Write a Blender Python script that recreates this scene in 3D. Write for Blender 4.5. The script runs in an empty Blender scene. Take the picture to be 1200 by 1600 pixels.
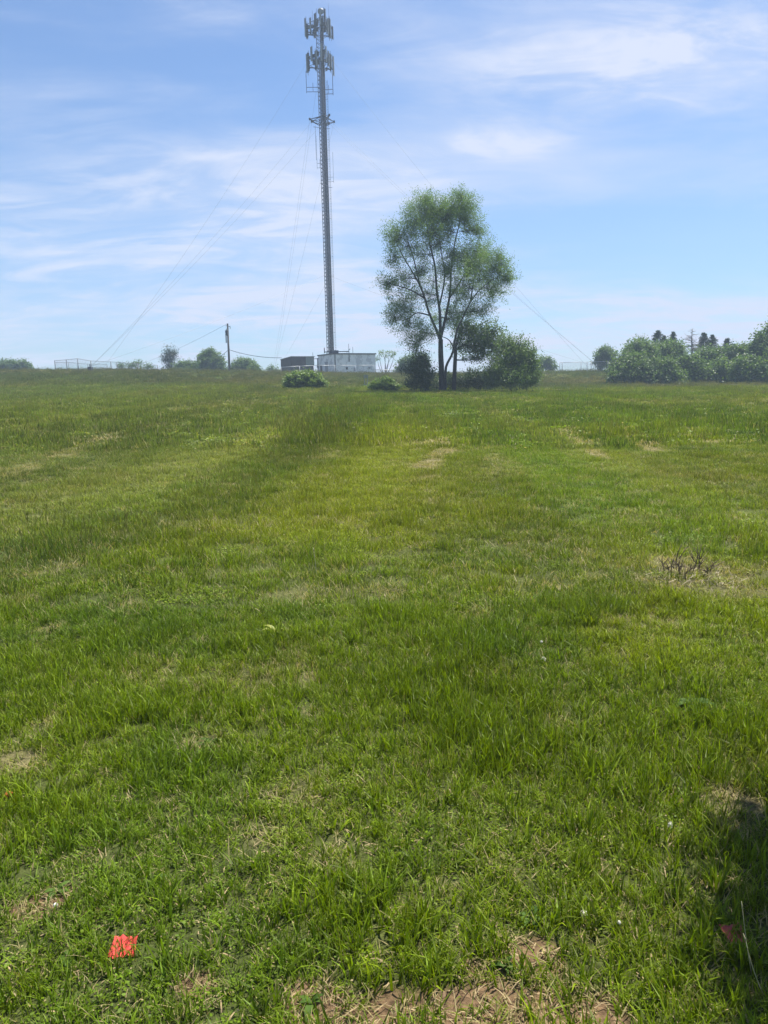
import bpy, math, random
import numpy as np
from mathutils import Matrix, Vector
R_ = math.radians
random.seed(7)
RNG = np.random.default_rng(7)
SC = bpy.context.scene

# ------------------------------------------------------------------ camera
EYE = 1.60
FPX = 1202.0                       # focal length in pixels of the 1200 x 1600 photograph
cam_d = bpy.data.cameras.new('camera')
cam = bpy.data.objects.new('camera', cam_d)
SC.collection.objects.link(cam)
CAM_R = Matrix.Rotation(R_(90 - 9.0), 3, 'X') @ Matrix.Rotation(R_(-1.35), 3, 'Z')
cam.matrix_world = Matrix.Translation((0, 0, EYE)) @ CAM_R.to_4x4()
cam_d.sensor_fit = 'VERTICAL'; cam_d.sensor_height = 36.0; cam_d.sensor_width = 27.0
cam_d.lens = 36.0 * FPX / 1600.0
cam_d.clip_start = 0.05; cam_d.clip_end = 5000
SC.camera = cam

# ------------------------------------------------------------------ sun, sky, exposure
SUN_EL, SUN_AZ = R_(64), R_(48)      # azimuth measured from +Y (forward) towards +X (right)
SUN_DIR = Vector((math.cos(SUN_EL) * math.sin(SUN_AZ), math.cos(SUN_EL) * math.cos(SUN_AZ), math.sin(SUN_EL)))
sd = bpy.data.lights.new('sun', 'SUN'); sd.energy = 5.0; sd.angle = R_(0.53); sd.color = (1.0, 0.955, 0.88)
sun = bpy.data.objects.new('sun', sd); SC.collection.objects.link(sun)
sun.rotation_euler = SUN_DIR.to_track_quat('Z', 'Y').to_euler(); sun.location = (0, 0, 90)
SC.view_settings.view_transform = 'Standard'
try: SC.view_settings.look = 'None'
except Exception: pass
SC.view_settings.exposure = 0.98; SC.view_settings.gamma = 1.0
SC.view_settings.use_curve_mapping = False
SC.cycles.max_bounces = 8; SC.cycles.diffuse_bounces = 3; SC.cycles.glossy_bounces = 2
SC.cycles.transmission_bounces = 4; SC.cycles.volume_bounces = 0; SC.cycles.transparent_max_bounces = 8
SC.cycles.use_denoising = True
SC.cycles.use_adaptive_sampling = False
SC.cycles.caustics_reflective = False; SC.cycles.caustics_refractive = False

def px_dir(px, py):
    v = CAM_R @ Vector(((px - 600) / FPX, -(py - 800) / FPX, -1.0))
    return v
def at(px, py, depth):               # point on the ray of a photo pixel at world depth y
    v = px_dir(px, py)
    k = depth / v.y
    return Vector((v.x * k, depth, EYE + v.z * k))

class NT:                            # tiny node helper
    def __init__(s, tree): s.t = tree; s.n = tree.nodes; s.l = tree.links
    def new(s, kind, **kw):
        n = s.n.new(kind)
        for k, v in kw.items(): setattr(n, k, v)
        return n
    def put(s, sock, v):
        if hasattr(v, 'links') or isinstance(v, bpy.types.NodeSocket): s.l.new(v, sock)
        else: sock.default_value = v
    def math(s, op, a, b=0.0, c=None, clamp=False):
        n = s.new('ShaderNodeMath', operation=op, use_clamp=clamp)
        s.put(n.inputs[0], a); s.put(n.inputs[1], b)
        if c is not None: s.put(n.inputs[2], c)
        return n.outputs[0]
    def vmath(s, op, a, b=(0, 0, 0), out=0):
        n = s.new('ShaderNodeVectorMath', operation=op)
        s.put(n.inputs[0], a); s.put(n.inputs[1], b)
        return n.outputs[out]
    def mix(s, f, a, b, mode='MIX'):
        n = s.new('ShaderNodeMix', data_type='RGBA', blend_type=mode)
        s.put(n.inputs[0], f); s.put(n.inputs[6], a); s.put(n.inputs[7], b)
        return n.outputs[2]
    def ramp(s, f, lo, hi, a=0.0, b=1.0):
        n = s.new('ShaderNodeMapRange', interpolation_type='SMOOTHSTEP')
        s.put(n.inputs[0], f); n.inputs[1].default_value = lo; n.inputs[2].default_value = hi
        n.inputs[3].default_value = a; n.inputs[4].default_value = b
        return n.outputs[0]
    def noise(s, vec, scale, detail=4.0, rough=0.55, dist=0.0, out=0):
        n = s.new('ShaderNodeTexNoise'); n.inputs['Scale'].default_value = scale
        n.inputs['Detail'].default_value = detail; n.inputs['Roughness'].default_value = rough
        n.inputs['Distortion'].default_value = dist
        if vec is not None: s.put(n.inputs['Vector'], vec)
        return n.outputs[out]

def build_world():
    w = bpy.data.worlds.new('World'); SC.world = w; w.use_nodes = True
    N = NT(w.node_tree); N.n.clear()
    out = N.new('ShaderNodeOutputWorld'); bg = N.new('ShaderNodeBackground')
    sky = N.new('ShaderNodeTexSky', sky_type='NISHITA'); sky.sun_disc = False
    sky.sun_elevation = SUN_EL; sky.sun_rotation = SUN_AZ
    sky.altitude = 100; sky.air_density = 1.0; sky.dust_density = 0.6; sky.ozone_density = 1.6
    geo = N.new('ShaderNodeTexCoord').outputs['Generated']
    sep = N.new('ShaderNodeSeparateXYZ'); N.l.new(geo, sep.inputs[0])
    z = N.math('MAXIMUM', sep.outputs[2], 0.0)
    zz = N.math('ADD', z, 0.16)
    px = N.math('DIVIDE', sep.outputs[0], zz); py = N.math('DIVIDE', sep.outputs[1], zz)
    com = N.new('ShaderNodeCombineXYZ'); N.l.new(px, com.inputs[0]); N.l.new(py, com.inputs[1])
    P = com.outputs[0]                                       # a flat cloud layer seen from below
    # wind-drawn cirrus: warped, stretched noise
    rot = N.new('ShaderNodeMapping'); rot.inputs['Rotation'].default_value = (0, 0, R_(-24)); rot.inputs['Scale'].default_value = (0.62, 1.2, 1)
    N.l.new(P, rot.inputs[0])
    n1 = N.noise(rot.outputs[0], 1.25, 8, 0.58, 0.7)
    n2 = N.noise(rot.outputs[0], 3.6, 10, 0.62, 1.4)
    n3 = N.noise(P, 0.55, 3, 0.5, 0.3)
    veil = N.ramp(N.math('MULTIPLY_ADD', n3, 0.45, N.math('MULTIPLY', n1, 0.55)), 0.43, 0.62)
    wisp = N.ramp(N.math('MULTIPLY_ADD', n2, 0.45, N.math('MULTIPLY', n1, 0.55)), 0.46, 0.68)
    # broad banks: (photo direction, radius in the cloud layer, weight)
    banks = [((330, 10), .10, .5), ((1030, 120), .34, .55), ((1100, 60), .34, .3), ((775, 222), .17, .85), ((150, 330), .8, .62), ((330, 450), 1.1, .55),
             ((170, 190), .10, .3), ((700, 100), .25, .3), ((980, 520), 1.4, .8), ((620, 300), .5, .25), ((60, 545), 2.0, .45), ((560, 560), 2.2, .35)]
    acc = None
    for (q, r, wt) in banks:
        d = px_dir(*q).normalized()
        c = (d.x / (d.z + .16), d.y / (d.z + .16), 0)
        dif = N.vmath('SUBTRACT', P, c)
        sc_ = N.vmath('MULTIPLY', dif, (0.75 / r, 1.25 / r, 1))
        ln = N.vmath('LENGTH', sc_, out=1)
        g = N.ramp(ln, 0.1, 1.25, wt, 0.0)
        acc = g if acc is None else N.math('ADD', acc, g)
    body = N.math('MULTIPLY', acc, N.ramp(n2, 0.32, 0.66, 0.22, 1.25))
    body = N.math('MULTIPLY', body, N.ramp(n1, 0.28, 0.66, 0.35, 1.0))
    cl = N.math('ADD', N.math('MULTIPLY', veil, 0.42), N.math('MULTIPLY', wisp, 0.16))
    cl = N.math('ADD', cl, body)
    cl = N.math('MULTIPLY', cl, 0.97, clamp=True)
    skyc = N.mix(1.0, sky.outputs[0], (0.68, 0.90, 1.15, 1), 'MULTIPLY')
    col = N.mix(cl, skyc, (5.6, 6.0, 7.3, 1))
    N.l.new(col, bg.inputs[0]); bg.inputs[1].default_value = 0.070
    N.l.new(bg.outputs[0], out.inputs[0])
build_world()

# ------------------------------------------------------------------ helpers
def link(o, parent=None):
    SC.collection.objects.link(o)
    if parent is not None: o.parent = parent
    return o
def tag(o, label=None, cat=None, group=None, kind=None):
    if label: o['label'] = label
    if cat: o['category'] = cat
    if group: o['group'] = group
    if kind: o['kind'] = kind
    return o
def empty(name, loc, label, cat, group=None):
    o = bpy.data.objects.new(name, None); o.location = loc; link(o)
    o.empty_display_size = 0.2
    return tag(o, label, cat, group)

def np_mesh(name, V, F, mat=None, smooth=False, attrs=None):
    """V (n,3); F list of (m,k) index arrays"""
    V = np.asarray(V, np.float32)
    me = bpy.data.meshes.new(name)
    me.vertices.add(len(V)); me.vertices.foreach_set('co', V.ravel())
    Fs = [np.asarray(f, np.int32) for f in (F if isinstance(F, list) else [F]) if len(f)]
    loops = np.concatenate([f.ravel() for f in Fs]); sizes = np.concatenate([np.full(len(f), f.shape[1]) for f in Fs])
    starts = np.concatenate([[0], np.cumsum(sizes)[:-1]]).astype(np.int32)
    me.loops.add(len(loops)); me.loops.foreach_set('vertex_index', loops)
    me.polygons.add(len(sizes)); me.polygons.foreach_set('loop_start', starts)
    me.polygons.foreach_set('use_smooth', np.full(len(sizes), smooth))
    me.update(calc_edges=True); me.validate()
    for k, a in (attrs or {}).items():
        a = np.asarray(a, np.float32)
        if a.ndim == 1: at_ = me.attributes.new(k, 'FLOAT', 'POINT'); at_.data.foreach_set('value', a)
        elif a.shape[1] == 3: at_ = me.attributes.new(k, 'FLOAT_VECTOR', 'POINT'); at_.data.foreach_set('vector', a.ravel())
        else: at_ = me.attributes.new(k, 'FLOAT_COLOR', 'POINT'); at_.data.foreach_set('color', a.ravel())
    if mat: me.materials.append(mat)
    return me

class MB:                               # collects shapes into one mesh
    def __init__(s): s.V = []; s.Q = []; s.T = []; s.n = 0
    def add(s, V, Q=(), T=()):
        s.V.append(np.asarray(V, float))
        if len(Q): s.Q.append(np.asarray(Q, int) + s.n)
        if len(T): s.T.append(np.asarray(T, int) + s.n)
        s.n += len(V)
    def box(s, c, size, rz=0.0):
        x, y, z = [k / 2 for k in size]
        V = np.array([(i * x, j * y, k * z) for i in (-1, 1) for j in (-1, 1) for k in (-1, 1)], float)
        ca, sa = math.cos(rz), math.sin(rz)
        V = np.stack([V[:, 0] * ca - V[:, 1] * sa, V[:, 0] * sa + V[:, 1] * ca, V[:, 2]], 1) + np.array(c)
        s.add(V, [(0, 1, 3, 2), (4, 6, 7, 5), (0, 4, 5, 1), (2, 3, 7, 6), (0, 2, 6, 4), (1, 5, 7, 3)])
    def prism(s, poly, z0, z1):         # poly in xy (ccw); z0/z1 numbers or lists
        n = len(poly)
        a = z0 if hasattr(z0, '__len__') else [z0] * n; b = z1 if hasattr(z1, '__len__') else [z1] * n
        V = [(p[0], p[1], a[i]) for i, p in enumerate(poly)] + [(p[0], p[1], b[i]) for i, p in enumerate(poly)]
        Q = [(i, (i + 1) % n, n + (i + 1) % n, n + i) for i in range(n)]
        if n == 4: Q += [(3, 2, 1, 0), (4, 5, 6, 7)]; s.add(V, Q)
        else: s.add(V, Q, [(0, i + 1, i) for i in range(1, n - 1)] + [(n, n + i, n + i + 1) for i in range(1, n - 1)])
    def tube(s, pts, r, sides=6, cap=True):
        pts = np.asarray([tuple(p) for p in pts], float); n = len(pts)
        r = np.full(n, r) if not hasattr(r, '__len__') else np.asarray(r, float)
        tan = np.gradient(pts, axis=0); tan /= np.linalg.norm(tan, axis=1)[:, None] + 1e-9
        up = np.array((0, 0, 1.)) if abs(tan[0][2]) < .9 else np.array((1., 0, 0))
        a = np.cross(tan, up); a /= np.linalg.norm(a, axis=1)[:, None] + 1e-9
        b = np.cross(tan, a)
        th = np.arange(sides) * 2 * math.pi / sides
        V = pts[:, None, :] + r[:, None, None] * (np.cos(th)[None, :, None] * a[:, None, :] + np.sin(th)[None, :, None] * b[:, None, :])
        i = np.arange(n - 1)[:, None] * sides; j = np.arange(sides)[None, :]; jn = (j + 1) % sides
        Q = np.stack([i + j, i + jn, i + sides + jn, i + sides + j], -1).reshape(-1, 4)
        V = V.reshape(-1, 3); T = []
        if cap:
            V = np.vstack([V, pts[0], pts[-1]]); c0 = n * sides; 
            T = [(c0, (k + 1) % sides, k) for k in range(sides)] + [(c0 + 1, (n - 1) * sides + k, (n - 1) * sides + (k + 1) % sides) for k in range(sides)]
        s.add(V, Q, T)
    def build(s, name, mat, parent=None, smooth=False, origin=None):
        F = []
        if s.Q: F.append(np.vstack(s.Q))
        if s.T: F.append(np.vstack(s.T))
        V = np.vstack(s.V)
        if origin is not None: V = V - np.array(tuple(origin))
        o = bpy.data.objects.new(name, np_mesh(name, V, F, mat, smooth))
        link(o, parent)
        if origin is not None and parent is None: o.location = origin
        return o

# ------------------------------------------------------------------ materials
def mat_simple(name, col, rough=0.6, metal=0.0, var=0.25, scale=6.0, spec=0.5, bump=0.0, col2=None, thr=(0.45, 0.62)):
    m = bpy.data.materials.new(name); m.use_nodes = True
    N = NT(m.node_tree); b = N.n['Principled BSDF']
    P = N.new('ShaderNodeTexCoord').outputs['Object']
    n = N.noise(P, scale, 6, 0.6)
    f = N.ramp(n, 0.3, 0.7, 1 - var, 1 + var)
    c = N.mix(1.0, (*col, 1), N.new('ShaderNodeCombineColor').outputs[0], 'MULTIPLY')
    cc = N.n[-1]
    cc = [x for x in N.n if x.bl_idname == 'ShaderNodeCombineColor'][-1]
    for i in range(3): N.l.new(f, cc.inputs[i])
    if col2:
        n2 = N.noise(P, scale * .6, 7, 0.65)
        c = N.mix(N.ramp(n2, *thr), c, (*col2, 1))
    N.l.new(c, b.inputs['Base Color'])
    b.inputs['Roughness'].default_value = rough; b.inputs['Metallic'].default_value = metal
    b.inputs['Specular IOR Level'].default_value = spec
    if bump:
        bp = N.new('ShaderNodeBump'); bp.inputs['Strength'].default_value = bump; bp.inputs['Distance'].default_value = 0.02
        N.l.new(n, bp.inputs['Height']); N.l.new(bp.outputs[0], b.inputs['Normal'])
    return m

def mat_leaf(name, c1, c2, transl=0.35, rough=0.5, spec=0.35):
    """leaf colour varies from leaf to leaf through the point attribute 'shade' (0..1)"""
    m = bpy.data.materials.new(name); m.use_nodes = True
    N = NT(m.node_tree); b = N.n['Principled BSDF']; out = N.n['Material Output']
    a = N.new('ShaderNodeAttribute', attribute_name='shade')
    c = N.mix(a.outputs['Fac'], (*c1, 1), (*c2, 1))
    N.l.new(c, b.inputs['Base Color']); b.inputs['Roughness'].default_value = rough
    b.inputs['Specular IOR Level'].default_value = spec
    t = N.new('ShaderNodeBsdfTranslucent')
    N.l.new(N.mix(1.0, c, (1.15, 1.25, 0.55, 1), 'MULTIPLY'), t.inputs[0])
    ms = N.new('ShaderNodeMixShader'); ms.inputs[0].default_value = transl
    N.l.new(b.outputs[0], ms.inputs[1]); N.l.new(t.outputs[0], ms.inputs[2]); N.l.new(ms.outputs[0], out.inputs[0])
    return m

def mat_grass():
    m = bpy.data.materials.new('grass_blades'); m.use_nodes = True
    N = NT(m.node_tree); b = N.n['Principled BSDF']; out = N.n['Material Output']
    ti = N.new('ShaderNodeAttribute', attribute_name='tint', attribute_type='INSTANCER')
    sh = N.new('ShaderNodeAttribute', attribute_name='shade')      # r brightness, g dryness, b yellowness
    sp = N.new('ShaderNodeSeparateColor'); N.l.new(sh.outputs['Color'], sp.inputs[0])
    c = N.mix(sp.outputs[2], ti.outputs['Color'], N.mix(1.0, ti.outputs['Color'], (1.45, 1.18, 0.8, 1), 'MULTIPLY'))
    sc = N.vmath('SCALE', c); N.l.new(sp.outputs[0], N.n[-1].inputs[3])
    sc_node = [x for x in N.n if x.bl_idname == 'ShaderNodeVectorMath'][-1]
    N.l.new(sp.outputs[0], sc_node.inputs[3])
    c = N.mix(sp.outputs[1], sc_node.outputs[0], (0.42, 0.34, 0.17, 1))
    N.l.new(c, b.inputs['Base Color']); b.inputs['Roughness'].default_value = 0.5; b.inputs['Specular IOR Level'].default_value = 0.2
    t = N.new('ShaderNodeBsdfTranslucent'); N.l.new(N.mix(1.0, c, (1.2, 1.25, 0.5, 1), 'MULTIPLY'), t.inputs[0])
    ms = N.new('ShaderNodeMixShader'); ms.inputs[0].default_value = 0.38
    N.l.new(b.outputs[0], ms.inputs[1]); N.l.new(t.outputs[0], ms.inputs[2]); N.l.new(ms.outputs[0], out.inputs[0])
    return m

# ------------------------------------------------------------------ terrain
TY = np.array([-500, 0, 3, 10, 30, 58, 85, 103, 118, 135, 160, 210, 300, 800], float)
TL = np.array([-2, 0, 0, .17, .95, 2.05, 3.65, 5.1, 5.35, 5.3, 4.9, 2.3, -6, -30], float)   # along x = -0.42 y
TC = np.array([-2, 0, 0, .10, .68, 1.50, 2.25, 3.15, 3.85, 4.2, 4.1, 2.0, -6, -30], float)
TR = np.array([-2, 0, 0, .06, .42, 1.0, 1.40, 2.35, 3.4, 3.75, 3.6, 1.8, -6, -30], float)  # along x = +0.32 y
def pchip(xs, ys, x):
    h = np.diff(xs); d = np.diff(ys) / h
    m = np.zeros_like(ys); m[0], m[-1] = d[0], d[-1]
    for i in range(1, len(xs) - 1):
        m[i] = 0 if d[i - 1] * d[i] <= 0 else 2 * d[i - 1] * d[i] / (d[i - 1] + d[i])
    i = np.clip(np.searchsorted(xs, x) - 1, 0, len(xs) - 2)
    t = np.clip((x - xs[i]) / h[i], 0, 1); t2, t3 = t * t, t * t * t
    return (2*t3-3*t2+1)*ys[i] + (t3-2*t2+t)*h[i]*m[i] + (-2*t3+3*t2)*ys[i+1] + (t3-t2)*h[i]*m[i+1]
def hash2(i, j, s):
    v = np.sin(i * 127.1 + j * 311.7 + s * 74.7) * 43758.5453
    return v - np.floor(v)
def vnoise(x, y, f, s=0):
    x = np.asarray(x, float) * f; y = np.asarray(y, float) * f
    i, j = np.floor(x), np.floor(y); u, v = x - i, y - j
    u = u*u*(3-2*u); v = v*v*(3-2*v)
    return (hash2(i,j,s)*(1-u)+hash2(i+1,j,s)*u)*(1-v) + (hash2(i,j+1,s)*(1-u)+hash2(i+1,j+1,s)*u)*v
def fbm(x, y, f, s=0, o=4):
    a, t, r = .5, 0, 0
    for k in range(o): r = r + a * vnoise(x + 17.3 * k, y - 9.1 * k, f, s + k); t += a; a *= .5; f *= 2.03
    return r / t
def hgt(x, y):
    x = np.asarray(x, float); y = np.asarray(y, float)
    s = x / np.maximum(y, 6.0)
    c, l, r = pchip(TY, TC, y), pchip(TY, TL, y), pchip(TY, TR, y)
    sl = np.tanh(np.maximum(-s, 0) / .42 * 1.2) / math.tanh(1.2); sr = np.tanh(np.maximum(s, 0) / .32 * 1.2) / math.tanh(1.2)
    z = c + (l - c) * sl + (r - c) * sr
    near = np.exp(-((x / 12) ** 2 + ((y - 3) / 14) ** 2))
    z = z + (fbm(x, y, .11, 3) - .5) * .30 * (1 - near) + (fbm(x, y, .9, 8) - .5) * .05 + (fbm(x, y, 6.0, 5, 2) - .5) * .012
    return z
def ground_px(px, py):                # where the ray of a photo pixel meets the terrain
    d = px_dir(px, py); t = 0.5
    for _ in range(4000):
        p = Vector((d.x * t, d.y * t, EYE + d.z * t))
        if p.z <= float(hgt(p.x, p.y)): break
        t += max(0.01, 0.004 * t)
        if t > 220: break
    return p
def gp(x, y): return Vector((x, y, float(hgt(x, y))))
def seg_dist(x, y, pts):
    best = np.full(np.shape(x), 1e9); 
    for a, b in zip(pts[:-1], pts[1:]):
        dx, dy = b[0]-a[0], b[1]-a[1]; L = dx*dx+dy*dy + 1e-9
        t = np.clip(((x-a[0])*dx + (y-a[1])*dy) / L, 0, 1)
        best = np.minimum(best, np.hypot(x-a[0]-t*dx, y-a[1]-t*dy))
    return best
def sstep(a, b, v):
    t = np.clip((v - a) / (b - a), 0, 1); return t*t*(3-2*t)
def poly_px(*q): return [ground_px(*p)[:2] for p in q]

TRACKS = [(poly_px((640, 752), (675, 718), (708, 688)), .30, .95), (poly_px((868, 664), (905, 690), (948, 718)), .30, .9),
          (poly_px((975, 668), (1000, 690), (1024, 706)), .34, 1.0), (poly_px((1080, 676), (1112, 694)), .3, .8),
          (poly_px((-20, 748), (90, 712), (180, 682), (262, 662)), .5, .65), 
          (poly_px((1040, 742), (1200, 752)), .4, .35), (poly_px((0, 905), (60, 900), (130, 880)), .18, .55),
          (poly_px((770, 700), (785, 760)), .45, .3), (poly_px((1000, 640), (1190, 632)), .9, .3)]
DARKBAND = poly_px((560, 628), (520, 672), (440, 730), (330, 790), (180, 850), (-60, 910))
LIGHTPATCH = [(ground_px(*q), r, a) for q, r, a in [((1075, 892), .32, .95), ((75, 985), .10, .8), ((205, 945), .12, .7), ((20, 940), .25, .5), ((1080, 900), .8, .45),
    ((20, 1190), .16, .8), ((1150, 1250), .14, .8), ((1160, 1300), .10, .7), ((320, 1160), .12, .5), ((860, 1130), .12, .3), ((240, 1040), .25, .2), ((420, 1310), .10, .4),
    ((640, 635), 2.0, .4), ((1180, 1200), .16, .5), ((1000, 970), .3, .2), ((470, 1240), .15, .3)]]
SOIL = [(ground_px(*q), r) for q, r in [((500, 1575), .14), ((590, 1600), .16), ((690, 1590), .18), ((780, 1560), .15), ((850, 1590), .14), ((470, 1540), .07), ((745, 1520), .08), ((625, 1490), .06), ((920, 1600), .13), ((820, 1500), .07), ((60, 1420), .05), ((300, 1540), .04)]]

def masks(x, y):
    d = np.hypot(x, y)
    soil = np.zeros(np.shape(x))
    wob = (fbm(x, y, 9, 21, 3) - .5)
    for p, r in SOIL: soil = np.maximum(soil, 1 - sstep(r * .45, r * 1.25, np.hypot(x - p[0], (y - p[1]) * 1.2) + wob * .26))
    dry = np.zeros(np.shape(x))
    for pts, w, a in TRACKS:
        dd = seg_dist(x, y, pts) + (fbm(x, y, 1.2, 31, 3) - .5) * w * 1.6
        dry = np.maximum(dry, a * (1 - sstep(w * .3, w * 1.1, dd)) * sstep(.28, .5, fbm(x, y, .9, 33, 3)))
    for p, r, a in LIGHTPATCH: dry = np.maximum(dry, a * (1 - sstep(r * .3, r * 1.2, np.hypot(x - p[0], y - p[1]) + (fbm(x, y, 2.5 / r ** .5, 35, 3) - .5) * r)))
    nd = fbm(x, y, 1.7, 41, 4)
    dry = np.maximum(dry, .28 * sstep(.62, .76, nd) * sstep(1, 3, d) * (1 - sstep(14, 30, d)))
    dry = np.maximum(dry, .35 * sstep(.56, .72, fbm(x, y, .16, 43, 4)) * sstep(14, 30, d))
    bd = seg_dist(x, y, DARKBAND)
    wband = .30 + .026 * d
    band = (1 - sstep(wband * .1, wband * 2.0, bd + (fbm(x, y, .5, 47, 3) - .5) * wband * 2.6)) * sstep(3, 6, d)
    # ground left of the band was mown lighter
    i = np.array(DARKBAND); xb = np.interp(y, i[::-1, 1], i[::-1, 0]) if i[0, 1] > i[-1, 1] else np.interp(y, i[:, 1], i[:, 0])
    left = sstep(.2, 2.2, xb - x) * sstep(4, 9, d)
    bank = sstep(60, 84, y + (fbm(x, y, .12, 51, 3) - .5) * 10)
    dry = np.clip(dry, 0, 1)
    return d, soil, dry, band, left, bank

G_MAIN = np.array((.134, .208, .006)); G_DARK = np.array((.062, .108, .007)); G_YEL = np.array((.195, .240, .007))
G_LEFT = np.array((.145, .200, .036)); G_BANK = np.array((.100, .130, .034)); G_BANKB = np.array((.150, .140, .060))
STRAW = np.array((.42, .35, .18)); SOILC = np.array((.170, .110, .060)); G_BLUE = np.array((.076, .150, .012))
def lerp(a, b, t): return a + (b - a) * t[:, None]
def tint(x, y):
    d, soil, dry, band, left, bank = masks(x, y)
    i = np.array(DARKBAND); q = x - np.interp(y, i[::-1, 1], i[::-1, 0])     # distance across the mowing direction
    far_ = sstep(6, 14, d); qa = q * (1 + .25 * far_); ya = y * (1 - .72 * far_) + 3.9 * far_
    c = np.tile(G_MAIN, (len(x), 1))
    c = lerp(c, G_YEL[None], .60 * sstep(.45, .72, fbm(qa, ya, .33, 61, 4)))
    c = lerp(c, G_DARK[None], .42 * sstep(.50, .74, fbm(qa, ya, .8, 63, 4)))
    c = lerp(c, G_BLUE[None], .5 * sstep(.52, .7, fbm(x, y, 1.3, 65, 3)))
    c = lerp(c, G_LEFT[None], .85 * left)
    c = lerp(c, G_YEL[None] * 1.05, .8 * sstep(.1, 1.0, q) * (1 - sstep(2.0, 5.0, q)) * sstep(6, 9, y) * (1 - sstep(18, 34, y)))
    c = lerp(c, G_YEL[None] * .9, .40 * sstep(.5, .7, fbm(qa, ya, .07, 67, 3)) * sstep(15, 40, d))
    c = lerp(c, G_DARK[None] * 1.15,   .52 * band * (1 - .45 * sstep(18, 42, d)))
    c = lerp(c, G_BANK[None] * .9, .85 * bank)
    c = lerp(c, G_BANKB[None], .6 * bank * sstep(.48, .68, fbm(x, y, .09, 69, 4)))
    c = lerp(c, G_DARK[None] * 1.2, .5 * bank * sstep(.5, .66, fbm(x * .4, y * 2, .11, 71, 4)))
    st = fbm(q * 1.0, y * .045, .75, 75, 3)
    c = c * (1 + .6 * (st - .5) * far_)[:, None]
    c = lerp(c, np.array((.22, .235, .06))[None], .40 * sstep(.60, .74, st) * far_ * (1 - bank))
    c = c * (0.80 + .40 * fbm(qa, ya, .5, 73, 4))[:, None]
    return c, (d, soil, dry, band, left, bank)

def build_ground():
    n = 520
    u = np.linspace(-1, 1, n); k = 7.6
    ax = np.sinh(u * k) / math.sinh(k) * 395
    X, Y = np.meshgrid(ax, ax + 3.0); x, y = X.ravel(), Y.ravel()
    z = hgt(x, y)
    c, (d, soil, dry, band, left, bank) = tint(x, y)
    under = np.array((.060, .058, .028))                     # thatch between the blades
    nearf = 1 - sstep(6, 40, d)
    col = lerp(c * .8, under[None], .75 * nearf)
    col = lerp(col, np.tile(np.array((.20, .16, .085)), (len(x), 1)), .75 * dry)
    col = lerp(col, np.tile(SOILC, (len(x), 1)), np.clip(soil * 1.3, 0, 1))
    z = z - soil * .006 + soil * (fbm(x, y, 26, 55, 3) - .5) * .022
    V = np.stack([x, y, z], 1)
    i = np.arange(n - 1)[:, None] * n + np.arange(n - 1)[None, :]
    F = np.stack([i, i + 1, i + n + 1, i + n], -1).reshape(-1, 4)
    m = bpy.data.materials.new('ground_turf'); m.use_nodes = True
    N = NT(m.node_tree); b = N.n['Principled BSDF']
    a = N.new('ShaderNodeAttribute', attribute_name='tone')
    P = N.new('ShaderNodeNewGeometry').outputs['Position']
    f1 = N.noise(P, 38, 8, .7); f2 = N.noise(P, 3.0, 6, .65)
    f = N.math('MULTIPLY', N.ramp(f1, .3, .72, .5, 1.5), N.ramp(f2, .3, .7, .8, 1.2))
    sc = N.new('ShaderNodeVectorMath', operation='SCALE'); N.l.new(a.outputs['Color'], sc.inputs[0]); N.l.new(f, sc.inputs[3])
    N.l.new(sc.outputs[0], b.inputs['Base Color']); b.inputs['Roughness'].default_value = .95; b.inputs['Specular IOR Level'].default_value = .1
    bp = N.new('ShaderNodeBump'); bp.inputs['Strength'].default_value = .8; bp.inputs['Distance'].default_value = .02
    N.l.new(f1, bp.inputs['Height']); N.l.new(bp.outputs[0], b.inputs['Normal'])
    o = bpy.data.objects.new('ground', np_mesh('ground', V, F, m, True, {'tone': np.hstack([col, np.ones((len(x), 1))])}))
    link(o); o['kind'] = 'structure'
build_ground()

# ------------------------------------------------------------------ grass and weeds (stuff)
M_GRASS = mat_grass()
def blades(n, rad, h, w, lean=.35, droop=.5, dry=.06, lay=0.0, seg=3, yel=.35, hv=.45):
    """n curved tapered blades as one mesh (arrays)"""
    Vs, Fs, As, k = [], [], [], 0
    for _ in range(n):
        a = random.uniform(0, 2*math.pi); r = rad * math.sqrt(random.random())
        bx, by = r*math.cos(a), r*math.sin(a)
        H = h * random.uniform(1-hv, 1+hv); W = w * random.uniform(.65, 1.3)
        th = random.uniform(0, 2*math.pi); L = abs(random.gauss(0, lean)); dr = random.random()*droop
        if random.random() < lay: L = random.uniform(1.0, 1.5); dr *= .5
        dirx, diry = math.cos(th), math.sin(th)
        fa = th + math.pi/2 + random.uniform(-.7, .7); sx, sy = math.cos(fa), math.sin(fa)
        x, y, z = bx, by, -.006; ang = L*.5
        isdry = 1.0 if random.random() < dry else 0.0
        br = random.uniform(.45, 1.5); ye = min(1, random.random()*2*yel)
        for s in range(seg+1):
            t = s/seg; ww = W*.5*(1-t**1.6)*(.75+.5*math.sin(t*2.2+.5))
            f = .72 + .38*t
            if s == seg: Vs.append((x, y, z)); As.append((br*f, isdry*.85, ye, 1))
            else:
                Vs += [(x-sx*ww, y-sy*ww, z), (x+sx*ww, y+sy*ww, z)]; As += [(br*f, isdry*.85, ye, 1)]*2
            step = H/seg
            x += dirx*math.sin(ang)*step; y += diry*math.sin(ang)*step; z += math.cos(ang)*step
            ang += dr*(.6+t)
            if z < .003: z = .003
        for s in range(seg-1):
            Fs.append((k+2*s, k+2*s+1, k+2*s+3)); Fs.append((k+2*s, k+2*s+3, k+2*s+2))
        Fs.append((k+2*seg-2, k+2*seg-1, k+2*seg)); k += 2*seg+1
    return Vs, Fs, As
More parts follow.
